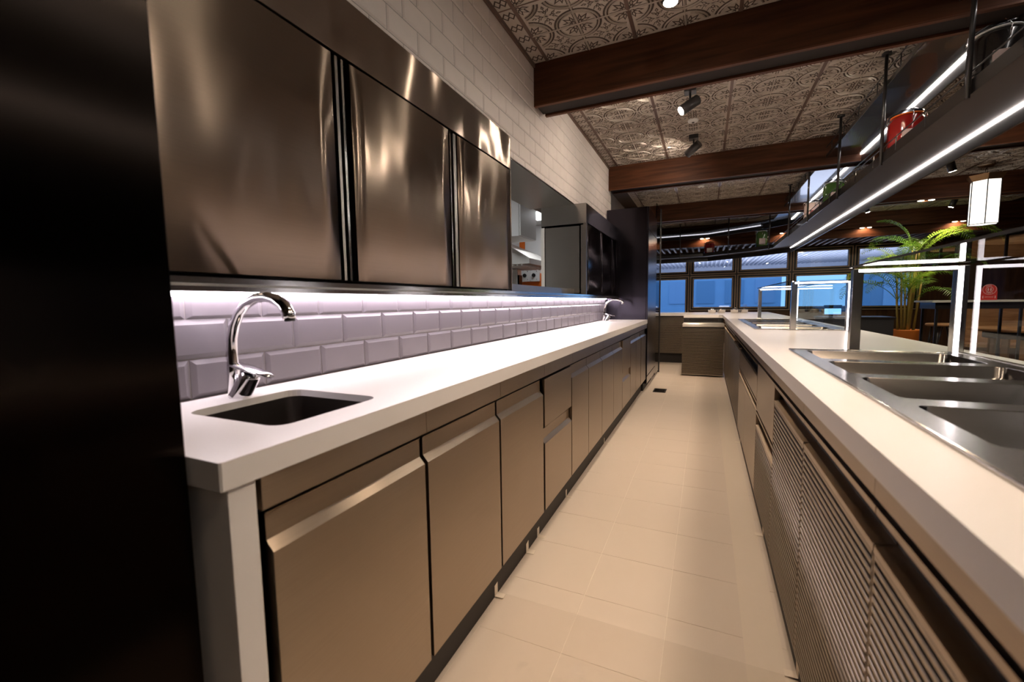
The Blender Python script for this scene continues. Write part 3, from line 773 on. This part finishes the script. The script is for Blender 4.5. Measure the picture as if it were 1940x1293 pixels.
def unitD(t, off, y0, y1):
    off(B().box(XR, XR+.02, y0+.004, y1-.004, .552, .795, .0015).build('drawer', M_ST, t))
    slats(t, off, y0+.006, y1-.006, .105, .46, True); grip(t, off, y0+.002, y1-.002, .468, .54, M_ST)
right_unit('cabinet with a plain drawer above a louvred drawer', 1.945, 2.555, unitD)
def unitE(t, off, y0, y1):
    ym = 3.25
    off(B().box(XR, XR+.02, y0+.004, y1-.004, .60, .735, .0015).build('drawer', M_ST, t)); grip(t, off, y0+.002, y1-.002, .738, .795, M_DKFR)
    grip(t, off, y0+.002, y1-.002, .545, .592, M_ST)
    off(B().box(XR, XR+.02, y0+.004, ym-.002, .105, .53, .0015).build('door', M_ST, t)); off(B().box(XR, XR+.02, ym+.002, y1-.004, .105, .53, .0015).build('door', M_ST, t))
right_unit('wide smooth steel cabinet with dark grip under the first glass post', 2.555, 3.84, unitE)
right_unit('louvred cabinet in the far half of the serving counter', 3.84, 4.56, lambda t, off, y0, y1: (slats(t, off, y0+.006, y1-.006, .105, .735, False), grip(t, off, y0+.002, y1-.002, .738, .795, M_DKFR)))
right_unit('farthest louvred cabinet of the serving counter, beside the dishwasher', 4.56, 6.86, lambda t, off, y0, y1: (slats(t, off, y0+.006, y0+1.1, .105, .735, False), slats(t, off, y0+1.12, y1-.006, .105, .735, False), grip(t, off, y0+.002, y1-.002, .738, .795, M_ST)))

# back counter and dishwasher
bc = thing('base_cabinet', 'louvred cabinet of the back counter left of the dishwasher', 'cabinet', (-.8, 8.25, 0))
B().box(-.55, .485, .02, .6, .17, .855).build('body', M_BLK, bc); B().box(-.55, .485, .05, .6, 0, .17).build('kick_plate', M_KICK, bc)
b = B()
for i in range(34): b.prism([(0, .180+.0197*i), (0, .190+.0197*i), (.018, .190+.0197*i), (.018, .180+.0197*i)], -.55, .483, 'x')
b.build('slats', M_SLAT, bc)['kind'] = 'stuff'
dw = thing('dishwasher', 'louvred stainless dishwasher with black control panel at the far corner', 'dishwasher', (-.025, 6.87, 0))
B().box(-.28, .28, .02, .75, .02, .780).build('body', M_STF, dw)
B().box(-.28, .28, .44, .46, .780, .853).build('control_panel', M_BLK, dw)
B().box(-.20, .20, .435, .441, .80, .835).build('display', M_UNDER, dw)
B().prism([(0, .735), (-.012, .745), (-.012, .775), (.03, .785), (.03, .735)], -.28, .28, 'x').build('handle', M_STF, dw)
B().box(-.28, .28, .011, .02, .03, .73).build('slat_backing', M_BLK, dw)
b = B()
for i in range(32): b.prism([(-.0, .03+.0216*i), (-.008, .034+.0216*i), (-.008, .042+.0216*i), (0, .044+.0216*i), (.010, .044+.0216*i), (.010, .03+.0216*i)], -.28, .28, 'x')
b.build('slats', M_SLAT, dw)['kind'] = 'stuff'
for k, (x, y) in enumerate(((.11, 8.32), (.255, 8.36), (.46, 8.30), (.60, 8.34))):
    t = thing('steel_pot', ['shallow steel pot leftmost of the four on the back counter', 'second shallow steel pot from the left on the back counter', 'third shallow steel pot from the left on the back counter', 'shallow steel pot rightmost of the four on the back counter'][k], 'pot', (x, y, .90), 'steel pots on the back counter')
    B().lathe([(.055, 0), (.064, .012), (.064, .055), (.070, .060), (.066, .062), (.060, .056), (.058, .012)], 0, 0, 20).build('body', M_POL, t)
    B().lathe([(.060, .058), (.055, .066), (.02, .070), (.008, .071), (.010, .084), (.004, .088)], 0, 0, 20).build('lid', M_POL, t)

# ------------------------------------------------------------------ glass guards
def guard(label, ya, yb, cross, x0=.585, x1=.915, zt=1.262):
    t = thing('glass_guard', label, 'sneeze guard', (.75, (ya+yb)/2, .90), 'glass food guards on the serving counter'); cy = (ya+yb)/2
    def off(o): o.location = (-.75, -cy, -.90); return o
    for y in cross:
        off(B().box(x0-.018, x0+.018, y-.018, y+.018, .906, zt-.012, .002).build('post', M_POL, t))
        off(B().box(x1-.018, x1+.018, y-.018, y+.018, .906, zt-.012, .002).build('post', M_POL, t))
        for x in (x0, x1): off(B().box(x-.035, x+.035, y-.028, y+.028, .900, .906, .001).build('foot_plate', M_POL, t))
        off(B().box(x0+.018, x1-.018, y-.012, y+.012, zt-.030, zt-.012).build('cross_rail', M_POL, t))
        # light strips on the cross rail and the back post
        off(B().box(x0+.0, x1-.02, y-.019, y-.0125, zt-.026, zt-.014).build('light_strip', M_LED, t))
        off(B().box(x1-.014, x1-.002, y-.0255, y-.0185, .906, zt-.016).build('light_strip', M_LED, t))
    for y in (ya, yb):
        if y in cross: off(B().box(x0+.02, x1-.02, y-.003, y+.003, .906, zt-.032).build('end_pane', M_GL, t))
    off(B().box(x1+.018, x1+.026, ya, yb, .902, zt-.010).build('front_pane', M_GL, t))
    off(B().box(x0-.025, x1+.03, ya-.02, yb+.02, zt-.006, zt).build('top_pane', M_GL, t))
    e = B(); e.box(x0-.027, x0-.0255, ya-.02, yb+.02, zt-.0065, zt+.0005)
    off(e.build('pane_edge', M_BLK, t))
    e = B(); e.box(x1+.017, x1+.028, ya, yb, .900, .906)
    off(e.build('channel', M_POL, t))
    return t
guard('near glass food guard with glowing white strips over the first food wells', .42, 2.28, (.42, 2.28))
guard('far glass food guard with glowing white strips over the second food wells', 3.70, 5.85, (3.70, 5.85))

# ------------------------------------------------------------------ hanging shelf gantry
gt = thing('hanging_shelf', 'two-tier black steel shelf hanging from the ceiling over the serving counter', 'shelf', (1.27, 4, 2.08))
def goff(o): o.location = (-1.27, -4, -2.08); return o
path = [(1.12, -1.5), (1.12, 9.40), (.78, 9.80), (-.08, 10.40), (-1.38, 10.48)]
WG = .30
def offset_path(path, d):
    out = []
    n = len(path)
    for i, p in enumerate(path):
        p = Vector(p)
        d0 = (p-Vector(path[i-1])).normalized() if i else None
        d1 = (Vector(path[i+1])-p).normalized() if i < n-1 else None
        n0 = Vector((d0.y, -d0.x)) if d0 else None; n1 = Vector((d1.y, -d1.x)) if d1 else None
        if n0 is None: v = n1
        elif n1 is None: v = n0
        else:
            v = (n0+n1).normalized(); v = v/max(.4, v.dot(n0))
        out.append((p.x+v.x*d, p.y+v.y*d))
    return out
def band(b, d0, d1, z0, z1, segs=None):
    A, D_ = offset_path(path, d0), offset_path(path, d1)
    for i in range(len(path)-1):
        if segs and i not in segs: continue
        b.prism([A[i], A[i+1], D_[i+1], D_[i]], z0, z1, 'z')
    return b
for z, nm in ((2.08, 'lower'), (2.60, 'upper')):
    goff(band(B(), .004, WG, z, z+.012).build('shelf_board', M_UNDER if z > 2.3 else M_UNDG, gt))
    goff(band(B(), 0, .004, z, z+(.068 if z < 2.3 else .03)).build('front_lip', M_BSTEEL, gt))
    goff(band(B(), WG, WG+.012, z-.085, z+.02).build('outer_fascia', M_BSTEEL, gt))
    for s0, s1 in ((-1.5, 9.40),):
        goff(B().box(1.12+WG-.010, 1.12+WG-.002, s0, s1+.12, z-.008, z-.002).build('light_strip', M_LEDG, gt))
    if z > 2.3:
        A = offset_path(path, WG-.02)
        lb = B()
        for i in (2, 3): lb.tube([(A[i][0], A[i][1], z-.006), (A[i+1][0], A[i+1][1], z-.006)], .005, 6)
        goff(lb.build('light_strip', M_LEDT, gt))
    rl = B(); hh = z+.105
    for i in range(len(path)-1): rl.tube([(*path[i], hh), (*path[i+1], hh)], .004, 6)
    for i in range(26): rl.tube([(1.12, -.9+.42*i, z+.02), (1.12, -.9+.42*i, hh)], .004, 6) if -.9+.42*i < 9.3 else None
    goff(rl.build('guard_rail', M_BSTEEL, gt))
rod = None
for (x, y) in ((1.108, 1.72), (1.108, 2.83), (1.108, 3.94), (1.108, 5.05), (1.108, 6.36), (1.108, 7.68), (1.06, 9.45), (.40, 10.05), (-.55, 10.43), (-1.3, 10.46)):
    if rod is None:
        rod = B().tube([(0, 0, 2.06), (0, 0, 2.82)], .011, 8).lathe([(.03, 2.805), (.03, 2.82)], 0, 0, 12).build('rod', M_BSTEEL, gt); rod.location = (x-1.27, y-4, -2.08)
    else: dup_child(rod, gt, (x-1.27, y-4, -2.08))

# clip-top jars on the gantry
def jar(label, loc, m, r=.085, h=.24):
    t = thing('clip_jar', label, 'jar', loc, 'clip-top jars on the hanging shelf')
    B().lathe([(r*.9, 0), (r, .012), (r, h*.78), (r*.86, h*.86), (r*.80, h*.90)], 0, 0, 24).build('body', m, t)
    B().lathe([(r*.84, h*.90), (r*.88, h*.91), (r*.88, h*.925), (r*.84, h*.93)], 0, 0, 24).build('seal', M_ORNG if m is M_JRED else M_WHITEP, t)
    B().lathe([(r*.86, h*.93), (r*.86, h*.98), (r*.6, h*1.03), (r*.2, h*1.05)], 0, 0, 24).build('lid', M_GLD, t)
    wb = B()
    for s in (-1, 1):
        wb.tube([(s*r*.90, 0, h*.86), (s*r*1.08, 0, h*.80), (s*r*1.06, 0, h*.93), (s*r*.4, 0, h*1.06)], .003, 6)
    wb.tube([(-r*.4, 0, h*1.06), (r*.4, 0, h*1.06)], .003, 6).tube([(0, -r*1.02, h*.72), (0, -r*1.1, h*.88), (0, -r*.5, h*1.05)], .003, 6)
    wb.build('wire_clip', M_CHR, t)
    B().box(-r*.5, r*.5, -r*1.01, -r*.86, h*.25, h*.55, .002).build('label_patch', M_JPNK if m is not M_JPNK else M_JRED, t)
    return t
ZS = 2.092
j0 = jar('big red clip-top jar in the middle of the hanging shelf', (1.235, 3.93, ZS), M_JRED, .10, .30)
jar('green clip-top jar on the hanging shelf beyond the red one', (1.235, 5.75, ZS), M_JGRN, .10, .29)
jar('pale pink clip-top jar on the hanging shelf beyond the green one', (1.235, 6.75, ZS), M_JPNK, .10, .28)
jar('tall green clip-top jar at the corner of the hanging shelf', (.98, 9.86, ZS), M_JGRN, .105, .40)
jar('small red clip-top jar on the shelf section in front of the windows', (.05, 10.52, ZS), M_JRED, .105, .30)
jar('dark jar with pale clip on the hanging shelf nearest the camera', (1.235, 2.92, ZS), M_UNDER, .10, .30)

# ------------------------------------------------------------------ spot heads
def spot_head(label, base, aim, energy, hide=False, col=WARM):
    t = thing('spotlight', label, 'spotlight', base, 'black ceiling spotlights')
    B().box(-.045, .045, -.045, .045, -.045, 0, .004).build('adapter', M_BSTEEL, t)
    B().tube([(0, 0, -.04), (0, 0, -.125)], .008, 8).build('stem', M_BSTEEL, t)
    d = (Vector(aim)-Vector(base)); d.normalize(); c = Vector((0, 0, -.135))
    a = c-d*.075; e = c+d*.085
    B().tube([a, a+d*.004, e-d*.003, e], [.036, .040, .040, .037], 20).build('lamp_body', M_BSTEEL, t)
    B().tube([e-d*.002, e+d*.0015], .033, 18).build('lens', M_LAMP, t)
    L = Vector(base)+e+d*.012
    light('SPOT', 'spot_beam', L, energy, col, L+d, .22 if .5 < base[0] < 2 and base[1] < 6 else .04, spot=105, blend=.9)
    return t
sl_ = ['black ceiling spotlight overhead in front of the wall cabinets', 'black ceiling spotlight cut by the top edge of the picture', 'black ceiling spotlight just beyond the nearest beam, aimed at the wall',
       'black ceiling spotlight with a square mount hanging before the second beam', 'added fill spotlight over the aisle, hidden close behind the second beam', 'added fill spotlight over the aisle, hidden close behind the third beam', 'added fill spotlight over the aisle, hidden close behind the nearest big beam', 'added unseen fill spotlight above the near food wells', 'added fill spotlight above the serving counter, hidden behind the nearest big beam', 'added fill spotlight above the serving counter, hidden behind the second beam']
for (b_, a_, e_), lab in zip(SPOTS, sl_): spot_head(lab, b_, a_, e_)
sr_ = ['black ceiling spotlight over the dining side, just right of the hanging shelf end', 'black ceiling spotlight left of the white lantern', 'black ceiling spotlight over the round wooden table', 'black ceiling spotlight above the customer side of the counter', 'added fill spotlight straight above the nearest food wells, outside the view', 'added unseen fill spotlight on the customer side, lighting the table sign']
for (b_, a_, e_), lab in zip(SPOTS_R, sr_): spot_head(lab, b_, a_, e_)
for (x, y, lab) in ((-.146, 4.55, 'small white round detector on the ceiling between the two hanging spotlights'), (-.10, 7.15, 'small white round detector on the ceiling behind the second beam')):
    t = thing('smoke_detector', lab, 'detector', (x, y, ZC)); B().lathe([(.03, -.022), (.045, -.016), (.05, 0)], 0, 0, 20).build('housing', M_WHITEP, t); B().lathe([(.012, -.025), (.012, -.021)], 0, 0, 10).build('sensor', M_BLK, t)

# lantern
la = thing('pendant_lantern', 'glowing white six-sided pendant lantern with a bronze cap', 'lantern', (3.30, 7.8, 2.06))
R6 = .150
pts6 = [(R6*math.cos(PI/3*k+.25), R6*math.sin(PI/3*k+.25)) for k in range(6)]
B().prism(pts6, .01, .56, 'z').build('shade', M_LANT, la)
for p in pts6: B().tube([(p[0]*1.01, p[1]*1.01, .0), (p[0]*1.01, p[1]*1.01, .57)], .006, 6).build('frame_bar', M_BSTEEL, la)
b = B()
for k in range(6): b.tube([(*pts6[k], .008), (*pts6[(k+1) % 6], .008)], .004, 6)
b.build('bottom_frame', M_BSTEEL, la)
b = B(); lo = [b.bm.verts.new((p[0]*1.02, p[1]*1.02, .56)) for p in pts6]; hi = [b.bm.verts.new((p[0]*1.30, p[1]*1.30, .635)) for p in pts6]
for k in range(6): b.face([lo[k], lo[(k+1) % 6], hi[(k+1) % 6], hi[k]])
b.face(lo[::-1]); b.face(hi); b.build('cap', M_BRASS, la)
b = B()
for k in range(3): b.tube([(.012*math.cos(a), (0 if k % 2 else .012*math.sin(a)), .66+.035*k+.020*math.sin(a) if k % 2 else .66+.035*k+.020*math.cos(a)) for a in [2*PI*i/8 for i in range(9)]], .003, 5)
b.build('chain', M_BSTEEL, la)
B().lathe([(.01, .735), (.06, .745), (.085, .76)], 0, 0, 20).build('ceiling_rose', M_BRASS, la)

# ------------------------------------------------------------------ floor drain, tapes, film
dr = thing('floor_drain', 'small steel drain grate set in the aisle floor', 'drain', (-.50, 5.62, .0005))
B().box(-.075, .075, -.12, .12, 0, .003).build('frame', M_KICK, dr)
for i in range(6): B().box(-.06, .06, -.105+.037*i, -.085+.037*i, .003, .005).build('bar', M_DKST, dr)
fm = B(); nx, ny = 60, 90; grid = []
import mathutils.noise as mn
for i in range(nx+1):
    row = []
    for j in range(ny+1):
        x = -.70+.94*i/nx; y = .30+1.12*j/ny
        edge_ = min(1, max(0, (1.36-.25*abs(math.sin(x*3.1))-y)*6))
        h = .003 + .012*edge_*max(0, mn.noise(Vector((x*6, y*4, 1))))+.030*edge_*abs(mn.noise(Vector((x*13+y*5, y*8, 3))))**1.1*max(0, 1.30-y)
        h += .045*math.exp(-((x+.33)**2/.035+(y-1.10)**2/.012))*abs(mn.noise(Vector((x*22, y*16+x*9, 5))))
        row.append(fm.bm.verts.new((x, y, h)))
    grid.append(row)
for i in range(nx):
    for j in range(ny):
        f = fm.face([grid[i][j], grid[i+1][j], grid[i+1][j+1], grid[i][j+1]]); f.smooth = True
tag(fm.build('protective_film', M_FILM), 'crumpled clear plastic film on the aisle floor nearest the camera', 'film')
TP = [(-.728, 1.40, .05, .018, .3, 'left cabinets nearest the camera'), (-.722, 1.72, .05, .022, .5, 'left kick plate below the third door'), (-.722, 1.86, .045, .016, -.2, 'left kick plate below the nearer drawers'), (-.718, 2.32, .04, .014, .1, 'left kick plate below the two-door cabinet'),
      (-.718, 3.35, .04, .014, .1, 'left kick plate in the middle of the aisle'), (.262, 1.43, .07, .018, .35, 'right louvred doors nearest the camera'), (.262, 2.28, .06, .020, .15, 'right counter below the plain drawer'), (.262, 3.76, .05, .018, .1, 'right counter below the wide smooth cabinet')]
for (x, y, l_, w_, a_, lab) in TP:
    sd = -1 if x < 0 else 1; xk = -.7140 if x < 0 else .2765
    b = B(); b.prism([(0, 0), (-sd*.035, 0), (-sd*.035, .0012), (-sd*.0012, .0012), (-sd*.0012, .028+l_*.3), (0, .028+l_*.3)], -w_*.75, w_*.75)
    o = b.build('tape_strip', M_TAPE); o.location = (xk, y, .0045 if y < 1.45 else .0018); o.rotation_euler.z = a_*.15
    tag(o, 'cream tape strip by the '+lab, 'tape', 'tape strips along the aisle')
o = B().box(.14, .252, .30, 5.5, 0, .0008).build('protective_paper', plain('pale_paper', (.74, .64, .53), .5, vary=.03)); o.location = (0, 0, .0015)
tag(o, 'long pale strip of protective sheet along the right cabinets', 'sheet')

# ------------------------------------------------------------------ palm
pa = thing('potted_palm', 'tall areca palm in a round orange pot behind the glass', 'palm', (3.30, 9.95, 0))
B().lathe([(.15, 0), (.17, .02), (.205, .53), (.21, .55), (.195, .55), (.185, .50)], 0, 0, 28).build('pot', M_POT, pa)
B().lathe([(.19, .50), (.19, .51), (.01, .515)], 0, 0, 24).build('soil', M_SOIL, pa)
pr = random.Random(3)
def frond_mesh(L, droop, nleaf, lw, ll):
    b = B(); spine = []
    for i in range(13):
        s = i/12; a = 1.42-droop*s**1.5
        if not spine: p = Vector((0, 0, 0))
        else: p = spine[-1]+Vector((math.cos(a), 0, math.sin(a)))*(L/12)
        spine.append(p)
    b.tube(spine, [.007*(1-.75*i/12) for i in range(13)], 5)
    def at(s):
        f = s*12; i = min(11, int(f)); return spine[i].lerp(spine[i+1], f-i), (spine[i+1]-spine[i]).normalized()
    for k in range(nleaf):
        s = .30+.70*k/nleaf
        p, d = at(s); n = Vector((-d.z, 0, d.x))
        for side in (-1, 1):
            l = ll*math.sin(PI*min(1, .16+.84*(s-.30)/.70)*.93+.12)*(.9+.2*pr.random())
            dir_ = (d*.62+Vector((0, side, 0))*.9+n*.22).normalized()
            tip = p+dir_*l+Vector((0, 0, -.30*l)); mid = p+dir_*l*.5+n*.01
            wv = d*lw/2
            v = [b.bm.verts.new(q) for q in (p-wv*.4, p+wv*.4, mid+wv, mid-wv, tip)]
            b.face([v[0], v[1], v[2], v[3]]); b.face([v[3], v[2], v[4]])
    return b
variants = []
for (L, dr_, nl) in ((1.25, 2.1, 22), (1.05, 1.5, 20), (1.4, 2.3, 24), (.85, 1.1, 18)):
    o = frond_mesh(L, dr_, nl, .019, .30).build('frond', M_LEAF, pa, fix=False); variants.append(o)
placed = 0
canes = []
for k in range(13):
    a = pr.uniform(0, 2*PI); r = pr.uniform(.03, .15); h = pr.uniform(.55, 1.45) if k else 1.50
    lean = Vector((math.cos(a), math.sin(a), 0))*pr.uniform(.02, .16)
    base = Vector((r*math.cos(a), r*math.sin(a), .51)); top = base+Vector((0, 0, h))+lean
    b = B(); b.tube([base, base.lerp(top, .5)+Vector((0, 0, 0)), top], [.020, .016, .011], 8)
    for q in range(4): pp = base.lerp(top, .15+.2*q); b.tube([pp, pp+Vector((0, 0, .008))], .020, 8)
    b.build('cane', M_CANE, pa)
    for f_ in range(4 if k < 9 else 2):
        v = variants[pr.randrange(4)]; az = a+pr.uniform(-1.6, 1.6)+f_*1.7
        sc = pr.uniform(.68, 1.0)
        loc = top-(top-base)*pr.uniform(0, .25)
        if placed < 4: o = variants[placed]
        else: o = v.copy(); C.objects.link(o); o.parent = pa
        placed += 1
        o.location = loc; o.rotation_euler = (pr.uniform(-.15, .15), pr.uniform(-.15, .55), az); o.scale = (sc, sc, sc)

# ------------------------------------------------------------------ dining furniture on the right
ta = thing('bar_table', 'high narrow bar table with a pale edge standing behind the glass guard', 'table', (2.55, 6.15, 0))
B().box(-.38, .38, -.22, .22, 1.068, 1.088, .002).build('tabletop', M_WHITEP, ta)
B().box(-.34, .34, -.18, .18, 1.00, 1.066).build('apron', M_BSTEEL, ta)
for sx_ in (-.32, .32):
    for sy_ in (-.16, .16): B().box(sx_-.010, sx_+.010, sy_-.010, sy_+.010, 0, 1.0).build('leg', M_BSTEEL, ta)
B().box(-.32, .32, -.01, .01, .25, .28).build('foot_rail', M_BSTEEL, ta)
# red table sign
sg = thing('table_sign', 'small red round-topped sign with a white ring emblem on the bar table', 'sign', (2.63, 6.0, 1.088))
prof = [(-.062, 0), (.062, 0), (.060, .09)] + [(.058*math.cos(a), .105+.055*math.sin(a)) for a in [PI*k/14 for k in range(15)]] + [(-.060, .09)]
B().prism(prof, -.004, 0).build('card', M_RED, sg)
def ringm(r0, r1, cz, y, m, name, seg=32, sx=1.0):
    b = B()
    for k in range(seg):
        a0, a1 = 2*PI*k/seg, 2*PI*(k+1)/seg
        b.face([b.bm.verts.new((r*math.cos(a)*sx, y, cz+r*math.sin(a))) for r, a in ((r0, a0), (r1, a0), (r1, a1), (r0, a1))])
    return b.build(name, m, sg)
ringm(.050, .053, .108, -.0045, M_WINK, 'outer_ring'); ringm(.026, .029, .108, -.0045, M_WINK, 'inner_ring')
pb = B()
for x in (-.010, .010):
    for (r_, cz) in ((.0045, .119),):
        pb.face([pb.bm.verts.new((x+r_*math.cos(2*PI*k/12), -.0046, cz+r_*math.sin(2*PI*k/12))) for k in range(12)])
    pb.box(x-.0055, x+.0055, -.0048, -.0044, .100, .113); pb.box(x-.0035, x+.0035, -.0048, -.0044, .092, .101)
pb.build('people_symbol', M_WINK, sg)
def text(s, size, x, z, parent, name, m, rot=0):
    cu = bpy.data.curves.new(name, 'FONT'); cu.body = s; cu.size = size; cu.align_x = 'CENTER'; cu.align_y = 'CENTER'
    o = bpy.data.objects.new(name, cu); C.objects.link(o); dg = bpy.context.evaluated_depsgraph_get()
    me = bpy.data.meshes.new_from_object(o.evaluated_get(dg)); bpy.data.objects.remove(o)
    me.materials.append(m) if not me.materials else None
    me.materials[0] = m
    q = bpy.data.objects.new(name, me); C.objects.link(q); q.parent = parent; q.rotation_euler = (PI/2, rot, 0); q.location = (x, -.0048, z)
    return q
for s, a0, r_, top in (('MAX.', PI/2, .0385, True), ('PERS', -PI/2, .0385, False)):
    for i, ch in enumerate(s):
        a = a0 + ((1.5-i) if top else (i-1.5))*.36
        text(ch, .020, r_*math.cos(a), .108+r_*math.sin(a), sg, 'lettering', M_WINK, (PI/2-a) if top else -(a+PI/2))
text('DISTANCE', .014, 0, .030, sg, 'lettering', M_WINK)
ab = B()
for x in (-.046, .046):
    ab.box(x-.0025, x+.0025, -.0048, -.0044, .022, .038)
    ab.prism([(x-.006, .037), (x+.006, .037), (x, .044)], -.0048, -.0044); ab.prism([(x-.006, .023), (x, .016), (x+.006, .023)], -.0048, -.0044)
ab.build('arrow_symbol', M_WINK, sg)

def stool(label, x, y, h, r, m):
    t = thing('bar_stool', label, 'stool', (x, y, 0))
    B().lathe([(r*.9, h-.035), (r, h-.028), (r, h-.008), (r*.94, h)], 0, 0, 28).build('seat', m, t)
    for k in range(4):
        a = PI/4+k*PI/2; B().tube([(r*.7*math.cos(a), r*.7*math.sin(a), h-.03), (r*.85*math.cos(a), r*.85*math.sin(a), h*.55), (r*1.15*math.cos(a), r*1.15*math.sin(a), 0)], .013, 8).build('leg', M_BSTEEL, t)
    b = B()
    for k in range(4):
        a = PI/4+k*PI/2
        b.tube([(r*.82*math.cos(a), r*.82*math.sin(a), h*.62), (r*.45*math.cos(a), r*.45*math.sin(a), h*.80), (r*.2*math.cos(a), r*.2*math.sin(a), h-.035)], .009, 6)
    b.build('bracket', M_BSTEEL, t)
    b = B(); n = 20; b.tube([(r*.98*math.cos(2*PI*i/n), r*.98*math.sin(2*PI*i/n), h*.33) for i in range(n+1)], .008, 6); b.build('foot_ring', M_BSTEEL, t)
stool('brown round-seated stool with curved black legs right of the palm', 3.02, 7.85, .76, .20, M_OAK)
stool('lower brown round stool in front of the taller one', 2.72, 6.65, .50, .21, M_WOODP)
rt = thing('round_table', 'round wooden dining table on a base of upright planks', 'table', (3.45, 6.9, 0))
B().lathe([(.50, .72), (.52, .725), (.52, .752), (.50, .755)], 0, 0, 40).build('tabletop', M_OAK, rt)
B().lathe([(.42, .64), (.42, .72)], 0, 0, 32).build('apron', M_DKWD, rt)
for k in range(14):
    a = 2*PI*k/14
    o = B().box(-.008, .008, -.035, .035, .0, .64).build('plank', M_OAK, rt) if k == 0 else dup_child(pl0, rt, (0, 0, 0))
    if k == 0: pl0 = o
    o.location = (.36*math.cos(a), .36*math.sin(a), 0); o.rotation_euler.z = a
bn = thing('bench', 'wooden bench with a boarded back behind the round table', 'bench', (3.95, 8.3, 0))
B().box(-.6, .8, -.25, .2, .42, .46).build('seat', M_OAK, bn); B().box(-.6, .8, .16, .2, .46, .98).build('backrest', M_OAK, bn); B().box(-.6, .8, -.2, .2, 0, .42).build('base', M_WOODP, bn)
dk = thing('reception_desk', 'dark low desk beyond the counter left of the palm', 'desk', (2.35, 9.2, 0))
B().box(-.5, .45, -.3, .3, 0, .78, .004).build('body', plain('desk_dark', (.05, .05, .06), .4), dk); B().box(-.52, .47, -.32, .32, .78, .81, .003).build('desktop', M_BSTEEL, dk)
mo = thing('monitor', 'small glowing blue screen on the dark desk', 'monitor', (2.03, 9.15, .81))
B().box(-.13, .13, 0, .02, .03, .20, .003).build('housing', M_BSTEEL, mo); B().box(-.12, .12, -.002, 0, .04, .14).build('display', M_SCRN, mo); B().box(-.06, .06, -.03, .06, 0, .008).box(-.015, .015, 0, .02, .008, .04).build('stand', M_BSTEEL, mo)

# fill from the counter-side strip light under the ledge (real strip, spread as an area lamp)
light('AREA', 'ledge_strip_light', (XW+.06, 2.95, 1.160), 8, (1, .88, .97), (XW+.06, 2.95, 0), .012, 4.9)

# ------------------------------------------------------------------ sub-parts: hang the small pieces on the part they belong to
def base(o): return o.name.split('.')[0]
SUB = {'clip_jar': {'wire_clip': 'lid', 'label_patch': 'body', 'seal': 'body'}, 'potted_palm': {'soil': 'pot'}, 'switch_box': {'knob': 'housing', 'marking': 'housing'},
       'spotlight': {'lens': 'lamp_body'}, 'faucet': {'aerator': 'spout', 'lever': 'body', 'screw_cap': 'body'}, 'monitor': {'display': 'housing'},
       'glass_guard': {'foot_plate': 'post', 'pane_edge': 'top_pane'}, 'table_sign': {'lettering': 'card', 'people_symbol': 'card', 'arrow_symbol': 'card', 'inner_ring': 'card', 'outer_ring': 'card'},
       'food_well': {'bead': 'rim'}, 'dishwasher': {'display': 'control_panel'}, 'pendant_lantern': {'frame_bar': 'shade', 'bottom_frame': 'shade'},
       'ceiling_light': {'diffuser': 'frame'}, 'smoke_detector': {'sensor': 'housing'}, 'bar_stool': {'bracket': 'foot_ring'}}
def centre(o):
    c = Vector((0, 0, 0))
    for q in o.bound_box: c += Vector(q)/8
    return c+o.location
for t in [o for o in S.objects if o.parent is None and base(o) in SUB]:
    mp = SUB[base(t)]; kids = list(t.children)
    for ch in kids:
        want = mp.get(base(ch))
        if not want: continue
        cand = [k for k in kids if base(k) == want]
        if not cand: continue
        p = min(cand, key=lambda k: (centre(k).xy-centre(ch).xy).length)
        ch.location = ch.location-p.location; ch.parent = p
